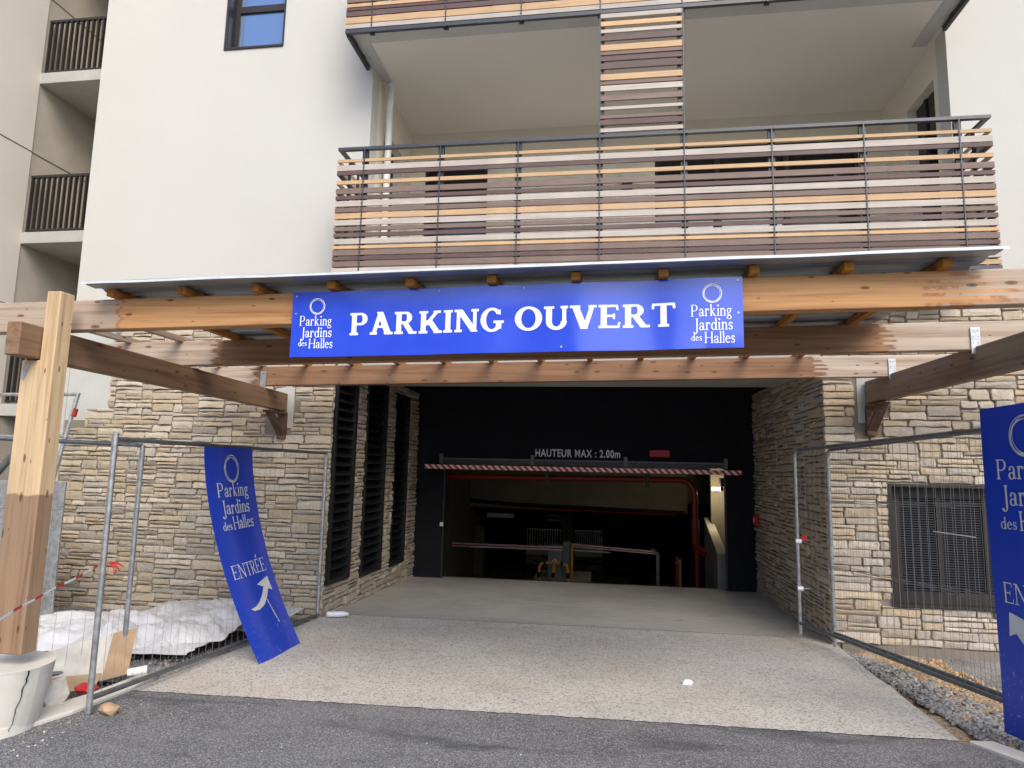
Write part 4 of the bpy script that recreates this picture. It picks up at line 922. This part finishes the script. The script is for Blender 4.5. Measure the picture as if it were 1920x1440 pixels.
for x, y0 in ((-4.65, 4.36), (-4.10, 4.36)): MB().prism((x, y0, zt(x)+.026), (x, 7.4, zt(x)+.028), .060, .050).build('purlin', 'purlin_old', pg, bevel=.003)
# sheet roof: ribs run along the front edge, light spills in behind it
prof = []; y = 4.06; up_ = True
def rz(y):
    t = (y-4.06) % .20; return .0 if t < .10 else (.022*(t-.10)/.02 if t < .12 else (.022 if t < .17 else .022*(1-(t-.17)/.03)))
ys = []; y = 4.06
while y < 6.1:
    for d in (0, .10, .12, .17): ys.append(y+d)
    y += .20
prof = [(4.06, .030), (4.075, .004)]+[(yy, rz(yy)) for yy in ys[1:]]
xa, xb = -3.64, 2.24
q = MB(); n = len(prof); NXs = 24
def roofv(u, j, dz=0): x = xa+(xb-xa)*u; return (x+(-.0)*0, prof[j][0]+.012*noise.noise((x*1.3, 0, 4)), zt(x)+.054+prof[j][1]*.7+dz+.004*noise.noise((x*2.1, prof[j][0], 1)))
for j in range(n):
    for i in range(NXs+1): q.v.append(roofv(i/NXs, j))
o2 = len(q.v)
for j in range(n):
    for i in range(NXs+1): q.v.append(roofv(i/NXs, j, .0035))
for j in range(n-1):
    for i in range(NXs): a = j*(NXs+1)+i; q.f.append((a, a+NXs+1, a+NXs+2, a+1)); q.f.append((a+o2, a+o2+1, a+o2+NXs+2, a+o2+NXs+1))
for i in range(NXs): q.f.append((i, i+1, i+1+o2, i+o2)); a = (n-1)*(NXs+1)+i; q.f.append((a, a+o2, a+1+o2, a+1))
for j in range(n-1): a = j*(NXs+1); q.f.append((a, a+o2, a+o2+NXs+1, a+NXs+1)); a += NXs; q.f.append((a, a+NXs+1, a+o2+NXs+1, a+o2))
rf = q.build('roof_sheet', 'sheet', pg)
q = MB(); q.grid(lambda u, v: (xa-.02+(xb-xa+.04)*u, 4.045-.0+.012*noise.noise(((xa+(xb-xa)*u)*1.3, 0, 4)), zt(xa+(xb-xa)*u)+.056+.016*v+.003*noise.noise((u*19, 0, 0))), 30, 1)
q.grid(lambda u, v: (xa-.02+(xb-xa+.04)*u, 4.045+.035*v+.012*noise.noise(((xa+(xb-xa)*u)*1.3, 0, 4)), zt(xa+(xb-xa)*u)+.072+.003*noise.noise((u*19, 0, 0))), 30, 1)
q.build('edge_trim', 'sheet_edge', rf)

# concrete foot of the left post
fb = thing('concrete_footing', (-3.92, 4.06, gz(4)), 'cracked white round concrete footing under the left pergola post', 'footing')
def foot(u, v):
    a = 2*math.pi*u; z = gz(4)-.02+.42*v; r_ = .245+.075*v**.8+.006*noise.noise((math.cos(a)*3, math.sin(a)*3, v*4))
    return (-3.98+r_*math.cos(a), 4.06+r_*math.sin(a), z)
q = MB(); q.grid(foot, 48, 8); c0 = len(q.v)
q.grid(lambda u, v: (-3.98+(.32-.32*v)*math.cos(2*math.pi*u), 4.06+(.32-.32*v)*math.sin(2*math.pi*u), gz(4)+.40+.006*noise.noise((math.cos(6.28*u)*4*(1-v), math.sin(6.28*u)*4*(1-v), 2))), 48, 5)
q.build('footing_block', 'kerb', fb, smooth='auto')
rd = random.Random(5); q = MB(); N = 18
P1 = []
for i in range(N+1):
    v = i/N; a = -.36+.2*(v-.5)+rd.uniform(-.02, .02); hw = .006+.010*v*rd.uniform(.5, 1.2)
    z = gz(4)-.02+.42*v; r_ = .245+.075*v**.8+.0095
    P1.append([(-3.98+r_*math.cos(a+s), 4.06+r_*math.sin(a+s), z) for s in (-hw, hw)])
for i in range(N): q.add([P1[i][0], P1[i][1], P1[i+1][1], P1[i+1][0]], [(0, 1, 2, 3)])
q.build('crack', 'black', fb)
MB().tube([(-4.02, 4.04, gz(4)-.1), (-4.02, 4.04, gz(4)+.06)], .30, 32).build('footing_collar', 'kerb', fb, smooth='auto')
fb = thing('concrete_footing', (3.24, 4.06, gz(4)), 'round white concrete footing under the right pergola post', 'footing')
MB().tube([(3.24, 4.06, gz(4)-.05), (3.24, 4.06, .40)], [.28, .36], 40).build('footing_block', 'kerb', fb, smooth='auto')

# ------------------------------------------------------------------ signs
def stack(mb, fn, s=1.0, wx=1.0):
    """ring logo over three lines of small text, origin at the centre of the ring"""
    vs, fs = logo_shape(.052*s*wx, .054*s, .0024*s); place2d(vs, fs, lambda a, b_: fn(a, b_), mb)
    for txt, x0, y0, sz, w_ in (('Parking', -.115, -.128, .066, .215), ('Jardins', -.100, -.205, .066, .205), ('des', -.115, -.262, .038, .058), ('Halles', -.045, -.277, .062, .160)):
        vs, fs, wd = text_shape(txt, sz*s, 1, 'reg', .05); k = w_*s*wx/wd
        place2d([(a*k+x0*s*wx, b_+y0*s) for a, b_ in vs], fs, fn, mb)
# banner
bn = thing('banner_sign', (-.64, 4.24, 2.3), 'long blue banner reading PARKING OUVERT on the front pergola beam', 'sign')
YS = 4.235
def wav(x): return .006*math.sin(x*4.1+1)+.004*math.sin(x*9.3)+.006*noise.noise((x*2.3, 0, 0))
def bnf(u, v, d=0):      # u in metres from left edge, v metres up from the bottom edge
    x = -2.16+u; zb = 2.386+(u/2.98)*.052; return (x+.0, YS-.012+wav(x)-d+.006*noise.noise((x*1.5, v*3, 5)), zb+v)
BW, BH = 2.98, .452
q = MB(); q.grid(lambda u, v: bnf(u*BW, v*BH), 120, 8); q.grid(lambda u, v: bnf(u*BW, v*BH, -.004), 120, 8); q.build('board', 'blue', bn, smooth=True, flip=False)
for p_ in [bn.children[0]]:
    bmx = bmesh.new(); bmx.from_mesh(p_.data); bmesh.ops.recalc_face_normals(bmx, faces=bmx.faces); bmx.to_mesh(p_.data); bmx.free()
def bl(u, v): return bnf(u, v, .0025)
q = MB(); vs, fs, wd = text_shape('PARKING', .153, 1, 'bold', .07, 1/40); place2d([(a*1.06/wd+.415, b_+.143) for a, b_ in vs], fs, bl, q)
vs, fs, wd = text_shape('OUVERT', .153, 1, 'bold', .07, 1/40); place2d([(a*1.02/wd+1.545, b_+.146) for a, b_ in vs], fs, bl, q)
q.build('main_lettering', 'white', bn)
q = MB(); stack(q, lambda a, b_: bl(.178+a, .350+b_), 1.05); q.build('logo_lettering', 'white', bn)
q = MB(); stack(q, lambda a, b_: bl(2.795+a, .350+b_), 1.15); q.build('logo_lettering', 'white', bn)
for u, v in ((.03, .42), (.03, .3), (1.03, .43), (1.60, .43), (2.95, .43), (2.95, .22), (1.85, .03)):
    q = MB(); p_ = Vector(bnf(u, v, .002)); q.tube([p_, p_-Vector((0, .004, 0))], .007, 8); q.build('screw', 'galv', bn)

def big_sign(t, fn, W_, H_, mirror=False):
    """fn(a, b, d): a across 0..W, b down from the top 0..H, d lift"""
    q = MB(); q.grid(lambda u, v: fn(u*W_, v*H_, 0), 10, 40); q.grid(lambda u, v: fn(u*W_, v*H_, -.004), 10, 40)
    n1 = 11*41
    for i in range(10): q.f.append((i, i+1, n1+i+1, n1+i)); a = 40*11+i; q.f.append((a, n1+a, n1+a+1, a+1))
    for j in range(40): a = j*11; q.f.append((a, n1+a, n1+a+11, a+11)); a += 10; q.f.append((a, a+11, n1+a+11, n1+a))
    q.build('board', 'blue2', t, smooth='auto')
    L_ = .003; q = MB()
    vs, fs = logo_shape(W_*.17, W_*.165, W_*.0065); place2d(vs, fs, lambda a, b_: fn(W_*.5+a, H_*.098-b_, L_), q); q.build('ring_logo', 'letter_grey', t); q = MB()
    for txt, x0, y0, sz, w_ in (('Parking', .16, .228, .100, .68), ('Jardins', .20, .308, .100, .62), ('des', .16, .380, .058, .18), ('Halles', .37, .382, .094, .48)):
        vs, fs, wd = text_shape(txt, sz*W_/.62, 1, 'reg', .05); k = w_*W_/wd
        place2d([(a*k+x0*W_, -b_+y0*H_) for a, b_ in vs], fs, lambda a, b_: fn(a, b_, L_), q)
    vs, fs, wd = text_shape('ENTRÉE', .10*W_/.62, 1, 'reg', .06); k = .76*W_/wd
    q.build('name_lettering', 'letter_grey', t); q = MB()
    place2d([(a*k+W_*.12, -b_+.605*H_) for a, b_ in vs], fs, lambda a, b_: fn(a, b_, L_), q)
    q.build('entry_lettering', 'letter_grey', t)
    # curved arrow
    A = []; q = MB()
    f = U(I(Sb(ell(.06, .34, .30, .34), ell(-.03, .42, .30, .36)), half(0, 1, .26), half(-1, 0, -.0)), )
    pts_o = [(.0, .0)]
    out = [(.22, .735), (.30, .722), (.40, .700), (.50, .672), (.58, .645), (.48, .630), (.48, .628), (.86, .612), (.88, .612), (.84, .715), (.835, .712), (.76, .682), (.66, .712), (.54, .735), (.40, .752), (.28, .752)]
    q.add([fn((1-a if mirror else a)*W_, b_*H_, L_) for a, b_ in [(.24, .752), (.36, .748), (.47, .733), (.58, .710), (.68, .676), (.54, .656), (.84, .632), (.86, .705), (.78, .692), (.68, .728), (.56, .756), (.42, .768), (.30, .765)]],
          [(0, 1, 11, 12), (1, 2, 10, 11), (2, 3, 9, 10), (3, 4, 8, 9), (4, 5, 6), (4, 6, 8), (6, 7, 8)])
    q.build('arrow', 'letter_grey', t, flip=True)
# leaning sign on the left fence; it bulges out and its foot stands on the drive
le = thing('entrance_sign', (-3.2, 6.2, gz(6)), 'blue bent sign panel leaning on the left fence, lettered ENTRÉE over a curved arrow', 'sign')
def sl_(a, b_, d):
    t = b_/2.0; bx = -3.46+.37*(t**1.9)+.012*math.sin(a*7); y = 5.335+a*1.0+.47*t**1.35+.06*t
    z = 1.80-1.935*t+.012*a; return (bx+d, y, z)
big_sign(le, sl_, .80, 2.0)
q = MB(); rd = random.Random(3)
for i in range(8): a = .50+.012*i; q.add([sl_(a+rd.uniform(0, .01), 1.40+i*.04, .0032), sl_(a+.018, 1.40+i*.04, .0032), sl_(a+.02, 1.44+i*.04, .0032), sl_(a+.006, 1.44+i*.04, .0032)], [(0, 1, 2, 3)])
q.build('scratch', 'letter_grey', le)

# right fence line and its sign
RA = Vector((2.33, 7.75)); RD = (Vector((2.98, 4.35))-RA).normalized()
rs_ = thing('entrance_sign', (2.8, 5.2, 0), 'blue upright sign panel tied to the right fence, cut by the right edge', 'sign')
ang = Vector((RD.x, RD.y))
SA = Vector((2.735, 5.40))
def sr_(a, b_, d):
    k = 1.091; t = b_/2.0; p = SA+ang*a; n_ = Vector((ang.y, -ang.x))  # towards the drive
    off = .01+d+.006*math.sin(b_*3)-.02*t; return (p.x+n_.x*off, p.y+n_.y*off, 2.18-b_*k+ .02*a)
big_sign(rs_, sr_, .80, 2.08, True)

# ------------------------------------------------------------------ site fences
def fence(label, P0, P1, z0, z1, feet=.10, round_=False, side=0, pole0=True, pole1=True, over=.0, railmat='galv_dark', mid=(.35, .36, .7, .71)):
    P0, P1 = Vector(P0), Vector(P1); d = (P1-P0); L_ = d.length; t = thing('site_fence', ((P0.x+P1.x)/2, (P0.y+P1.y)/2, gz((P0.y+P1.y)/2)), label, 'fence', 'site fence panels beside the drive')
    def at(s, h): p = P0+d*s; b_ = z0[0]+(z1[0]-z0[0])*s; tp = z0[1]+(z1[1]-z0[1])*s; return Vector((p.x, p.y, b_+(tp-b_)*h))
    r_ = .021
    if round_:
        for s, sg_ in ((0, 1), (1, -1)):
            k = .07/L_*sg_; foot_ = at(s, 0)-Vector((0, 0, feet)); pts = [foot_, at(s, .96)]
            for i in range(1, 6): a = math.pi/2*i/5; pts.append(at(s+k*(1-math.cos(a)), .96+.04*math.sin(a)))
            MB().tube(pts, r_, 10).build('pole', 'galv', t, smooth='auto')
        MB().tube([at(.07/L_, 1), at(1-.07/L_, 1)], r_*.95, 10).build('top_tube', railmat, t, smooth='auto')
    else:
        if pole0: MB().tube([at(0, 0)-Vector((0, 0, feet)), at(0, 1)+Vector((0, 0, over))], r_, 12).build('pole', 'galv', t, smooth='auto')
        if pole1: MB().tube([at(1, 0)-Vector((0, 0, .03)), at(1, 1)+Vector((0, 0, .01))], r_, 12).build('pole', 'galv', t, smooth='auto')
        MB().tube([at(0, 1), at(1, 1)], r_*.85, 10).build('top_tube', railmat, t, smooth='auto')
    MB().tube([at(0, 0), at(1, 0)], r_*.9, 10).build('bottom_tube', railmat, t, smooth='auto')
    q = MB(); n = int(L_/.10); rd = random.Random(hash(label) % 1000)
    for i in range(1, n):
        s = i/n; bow = .02*math.sin(s*9)
        a, m_, b_ = at(s, 0), at(s, .5)+Vector((bow*.3, bow, 0)), at(s, 1); q.tube([a, m_, b_], .0016, 4, False)
    for h in mid:
        q.tube([at(s/12, h)+Vector((0, 0, .010*math.sin(s*1.3))) for s in range(13)], .0021, 4, False)
    q.build('wire_mesh', 'wire', t, kind='stuff')
    return t
fence('fence panel left of the drive carrying the leaning sign', (-3.57, 4.41), (-3.50, 7.95), (.02, 1.82), (-.13, 1.82), .10, over=.045)
fence('fence panel running behind the wooden post at the left edge', (-3.96, 5.22), (-5.9, 2.9), (.0, 1.80), (.08, 1.84), .09, pole1=False)
q_t = fence('right fence panel nearest the drive with rounded top corners', (2.12, 8.15), (3.02, 4.55), (.03, 1.96), (.12, 2.06), .12, True)
fence('right fence panel whose rounded end stands before the stone corner', (2.35, 7.72), (3.17, 4.1), (.03, 1.95), (.16, 2.1), .14, True)
# cable ties and tags
ct = thing('cable_tie', (2.12, 8.13, .9), 'white cable tie with a red tag on the right fence pole', 'cable tie')
MB().tube([(2.09, 8.12, .93), (2.15, 8.12, .93)], .026, 8).build('tie', 'white_pvc', ct); MB().box(2.16, 2.21, 8.11, 8.113, .94, 1.0).build('tag', 'redbox', ct)
ct = thing('cable_tie', (2.13, 8.13, .4), 'white cable tie low on the right fence pole', 'cable tie')
MB().tube([(2.095, 8.12, .41), (2.155, 8.12, .41)], .026, 8).build('tie', 'white_pvc', ct); MB().tube([(2.15, 8.11, .41), (2.22, 8.08, .42)], .003, 5).build('tail', 'white_pvc', ct)
ct = thing('cable_tie', (2.62, 5.6, 1.3), 'long white cable tie sticking out beside the right sign', 'cable tie')
MB().tube([(2.56, 5.86, 1.245), (2.665, 5.45, 1.24)], .0035, 5).build('tie', 'white_pvc', ct)
# tape
tp = thing('barrier_tape', (-3.6, 4.1, .7), 'red and white barrier tape strung from the left edge to the fence pole', 'tape')
q = MB(); A_, B_ = Vector((-3.04, 2.84, .79)), Vector((-3.60, 4.42, .925))
q.grid(lambda u, v: A_.lerp(B_, u)+Vector((.008*math.sin(u*9), 0, -.05*math.sin(math.pi*u)*0-.007+.015*v+.003*math.sin(u*23))), 24, 1); q.build('strip', 'tape', tp)
q = MB()
for k in range(5):
    a = -1.9+k*.45; q.grid(lambda u, v: (-3.555+.07*u*math.cos(a), 4.46+.01*u*k, .93+.08*u*math.sin(a)-.02*u*u+.014*v), 4, 1)
q.build('knot', 'redbox', tp)

# ------------------------------------------------------------------ handrail, metal sheet and tube at far left
hr = thing('guard_rail', (-6.6, 7.3, 0), 'galvanised tube guard rail behind the wooden post at the left', 'guard rail')
Yh = 7.4
MB().tube([(-8.6, Yh, 2.47), (-6.56, Yh, 2.48)], .022, 8).build('rail', 'galv', hr, smooth='auto'); MB().tube([(-8.6, Yh, 1.92), (-6.66, Yh, 1.96)], .022, 8).build('rail', 'galv', hr, smooth='auto')
MB().tube([(-6.56, Yh, 2.50), (-6.72, Yh-.1, 1.30), (-6.9, Yh-.1, 0)], .024, 8).build('stanchion', 'galv', hr, smooth='auto'); MB().tube([(-6.565, Yh-.01, 2.30), (-6.58, Yh-.02, 2.20)], .030, 10).build('tape_wrap', 'red', hr, smooth='auto')
MB().tube([(-8.35, Yh, 2.45), (-8.42, Yh, 0)], .024, 8).build('stanchion', 'galv', hr, smooth='auto')
MB().tube([(-7.7, 7.0, .9), (-6.95, 7.0, 1.75)], .045, 10).build('brace', 'galv_dark', hr, smooth='auto')
ms = thing('metal_sheet', (-6.3, 6.9, 0), 'pale grey metal sheet standing behind the wooden post', 'sheet')
MB().box(-7.6, -6.12, 6.85, 6.88, -.1, 1.42).build('sheet_panel', 'galv', ms, bevel=.004)

# ------------------------------------------------------------------ tarps, cardboard and litter on the left verge
def cloth(name, label, mat, poly_fn, nu=80, nv=60, seed=1, amp=.09):
    t = thing(name, poly_fn(.5, .5), label, 'tarp')
    def f(u, v):
        x, y, z = poly_fn(u, v); e = min(1, min(u, 1-u, v, 1-v)*7)
        n_ = abs(noise.fractal((x*1.6+seed, y*2.0, 0), 1, 2, 2)); r_ = 1-abs(noise.noise((x*2.2+seed*3+y, y*1.4-x*.8, 3)))*3.2; m_ = noise.fractal((x*9, y*9, seed), .8, 2, 3)
        return (x+.03*m_, y+.03*noise.noise((x*5, y*5, 9)), z+e*(amp*n_*1.6+amp*.6*r_*r_*(1 if r_ > 0 else -.2))+amp*.07*m_*e+.012-e*.022*max(0, 1-abs(noise.noise((x*3.1+y*1.7, y*2.6-x, seed)))*9)+e*.02*max(0, 1-abs(noise.noise((x*1.3-y*2.2, y*1.9+x*1.4, seed+7)))*11))
    q = MB(); q.grid(f, nu, nv); o = q.build('sheet', mat, t, smooth=True); return t
cloth('tarpaulin', 'large crumpled white tarpaulin on the ground behind the left fence', 'tarp', lambda u, v: (-6.3+2.45*u, 5.55+1.55*v+.35*u, gz(6)+.02+.07*math.sin(math.pi*v)*(.4+.6*math.sin(math.pi*min(1, u*1.0)))+.02*v), seed=2, amp=.06)
cloth('tarpaulin', 'smaller white tarpaulin with a folded seam near the leaning sign', 'tarp', lambda u, v: (-4.95+1.20*u, 5.55+1.25*v+.75*u, gz(6)+.02+.10*math.sin(math.pi*v)+.03*u), 70, 60, 8, .07)
cloth('plastic_film', 'greyish plastic film over rubble against the stone wall', 'film', lambda u, v: (-5.3+1.75*u, 6.75+.95*v, gz(7)+.04+.08*v+.04*math.sin(3*u)), 60, 40, 5, .06)
bx_ = thing('cardboard_box', (-4.3, 4.9, 0), 'flattened cardboard box propped beside the concrete footing', 'box')
z = gz(4.9)
q = MB(); q.add([(-4.38, 4.72, z+.02), (-3.98, 5.02, z+.03), (-4.02, 5.16, z+.36), (-4.50, 4.84, z+.22)], [(0, 1, 2, 3)]); q.build('front_flap', 'card_pale', bx_)
q = MB(); q.add([(-3.98, 5.02, z+.03), (-3.86, 5.16, z+.05), (-3.90, 5.28, z+.38), (-4.02, 5.16, z+.36)], [(0, 1, 2, 3)]); q.build('side_flap', 'card', bx_)
q = MB(); q.add([(-4.20, 4.60, z+.03), (-3.92, 4.88, z+.02), (-3.98, 5.02, z+.09), (-4.34, 4.72, z+.10)], [(0, 1, 2, 3)]); q.build('bottom_flap', 'card', bx_)
def rock(name, label, cat, p, s, mat, seed, group=None, flat=1.0):
    bm = bmesh.new(); bmesh.ops.create_icosphere(bm, subdivisions=2, radius=1)
    for v in bm.verts:
        n_ = noise.noise(v.co*1.3+Vector((seed*3.1, 0, 0))); v.co *= 1+.45*n_; v.co = Vector((v.co.x*s[0], v.co.y*s[1], v.co.z*s[2]))
    me = bpy.data.meshes.new(name); bm.to_mesh(me); bm.free(); me.materials.append(MAT[mat]); o = bpy.data.objects.new(name, me); C.collection.objects.link(o); o.location = p
    return tag(o, label, cat, group)
rock('concrete_chunk', 'broken pale concrete lump beside the cracked footing', 'rubble', (-3.93, 4.52, gz(4.5)+.08), (.07, .10, .11), 'kerb', 4)
rock('crumpled_wrapper', 'crumpled brown paper wrapper at the foot of the front fence pole', 'litter', (-3.44, 4.45, gz(4.4)+.035), (.07, .05, .045), 'card', 9)
rock('red_bag', 'small red plastic bag in the gap behind the kerb', 'litter', (-3.98, 4.85, gz(4.9)+.03), (.10, .08, .03), 'redbox', 12)
rock('paper_scrap', 'crumpled white paper scrap lying alone on the drive', 'litter', (.66, 6.10, gz(6.1)+.022), (.05, .035, .022), 'white', 6)
pb = MB().tube([(-3.36, 7.92, gz(7.9)+.05), (-3.18, 7.98, gz(7.9)+.05), (-3.12, 8.0, gz(7.9)+.05)], [.035, .035, .014], 10).build('plastic_bottle', 'plastic_clear', smooth='auto'); tag(pb, 'clear crushed plastic bottle at the foot of the left fence end', 'bottle')
cp_ = MB().tube([(-3.78, 5.05, .0), (-3.66, 5.12, .01)], [.028, .036], 12).build('plastic_cup', 'white_pvc', smooth='auto'); tag(cp_, 'white plastic cup lying on the left kerb end', 'cup')
# loose stones
def scatter(name, mat, region, n, smin, smax, seed, zoff=0, flat=.5):
    rd = random.Random(seed); q = MB()
    for i in range(n):
        x, y = region(rd); s = rd.uniform(smin, smax)*(1 if rd.random() < .85 else 1.6); a = rd.uniform(0, 6.28); n_ = 6
        base = [(x+s*rd.uniform(.6, 1.1)*math.cos(a+k*6.283/n_), y+s*rd.uniform(.6, 1.1)*math.sin(a+k*6.283/n_)) for k in range(n_)]
        z = gz(y)+zoff; h = s*flat*rd.uniform(.6, 1.3)
        vs = [(px, py, z-.01) for px, py in base]+[(x+(px-x)*.75, y+(py-y)*.75, z+h*rd.uniform(.7, 1)) for px, py in base]+[(x, y, z+h*1.1)]
        q.add(vs, [(k, (k+1) % n_, (k+1) % n_+n_, k+n_) for k in range(n_)]+[(k+n_, (k+1) % n_+n_, 2*n_) for k in range(n_)])
    q.build(name, mat, kind='stuff')
def strip(a, b_, w_): return lambda rd: (lambda t, s: (a[0]+(b_[0]-a[0])*t+s, a[1]+(b_[1]-a[1])*t+s*.3))(rd.random(), rd.gauss(0, w_))
scatter('rubble', 'rubble', strip((2.52, 7.7), (3.0, 4.4), .06), 1300, .010, .034, 1, -.03)
scatter('rubble', 'rubble', strip((2.66, 7.5), (3.3, 4.2), .07), 500, .012, .045, 8, -.04)
scatter('rubble', 'rubble', strip((2.44, 7.9), (2.62, 5.2), .03), 700, .008, .024, 21, -.02)
scatter('sandstone_chips', 'sandstone', lambda rd: (rd.uniform(2.75, 3.4), rd.uniform(5.6, 7.8)), 700, .006, .020, 2, -.04)
scatter('gravel_stones', 'rubble', lambda rd: (rd.uniform(-5.4, -3.82), rd.uniform(5.1, 7.6)), 900, .006, .018, 3, -.04)
scatter('white_chips', 'kerb', strip((-3.60, 4.55), (-3.50, 3.3), .10), 110, .002, .006, 4, .0)
scatter('white_chips', 'kerb', lambda rd: (rd.uniform(-3.5, 3), rd.uniform(2.2, 5.0)), 90, .003, .008, 5, .0)
scatter('dead_leaves', 'card', strip((-3.80, 3.75), (-3.68, 3.0), .03), 260, .004, .012, 6, .0, .3)
# precast slab and rubble lip under the right stone wall
sl2 = thing('concrete_slab', (3.9, 7.3, -.5), 'tilted grey concrete slab in the pit under the right stone wall', 'slab')
q = MB(); q.add([(3.25, 7.75, -.30), (5.5, 7.75, -.36), (5.5, 6.6, -.75), (3.75, 6.3, -.62)], [(0, 1, 2, 3)]); q.add([(3.25, 7.75, -.34), (5.5, 7.75, -.40), (5.5, 6.6, -.79), (3.75, 6.3, -.66)], [(3, 2, 1, 0)]); q.build('slab_panel', 'conc', sl2)
MB().box(2.5, 7.0, YF-.03, YF+.2, -.9, -.13).build('wall_footing', 'mortar', bld)

# ------------------------------------------------------------------ unseen street buildings added for the banner's reflections and uneven light
ob = thing('added_street_building', (-14, -24, 0), 'pale rendered street building added out of view across the road for reflections', 'building')
q = MB(); hl = []
for fl in range(3):
    for i in range(9): x = -33+i*3.6; hl.append((x, x+1.3, 1.2+fl*3.1, 2.9+fl*3.1))
holed(q, -35, -1.5, -1, 10.4, -24.3, -24, hl); q.build('wall', 'render_wing', ob, flip=False)
MB().box(-35, -1.5, -32, -24.35, -1, 10.3).build('interior_block', 'dark', ob)
MB().box(-35.4, -1.1, -32.4, -23.6, 10.4, 10.7).build('roof', 'sandstone', ob)
for h_ in hl: MB().box(h_[0], h_[1], -24.2, -24.15, h_[2], h_[3]).build('window', 'glass_dark', ob)
ob = thing('added_street_building', (14, -28, 0), 'lower pale street building added out of view beyond the gap for reflections', 'building')
q = MB(); hl = []
for fl in range(2):
    for i in range(6): x = 6+i*4; hl.append((x, x+1.5, 1.2+fl*3.1, 2.9+fl*3.1))
holed(q, 4.5, 30, -1, 7.4, -28.3, -28, hl); q.build('wall', 'render', ob, flip=False)
MB().box(4.5, 30, -36, -28.35, -1, 7.3).build('interior_block', 'dark', ob)
MB().box(4.2, 30.4, -36.4, -27.6, 7.4, 7.7).build('roof', 'sandstone', ob)
for h_ in hl: MB().box(h_[0], h_[1], -28.2, -28.15, h_[2], h_[3]).build('window', 'glass_dark', ob)
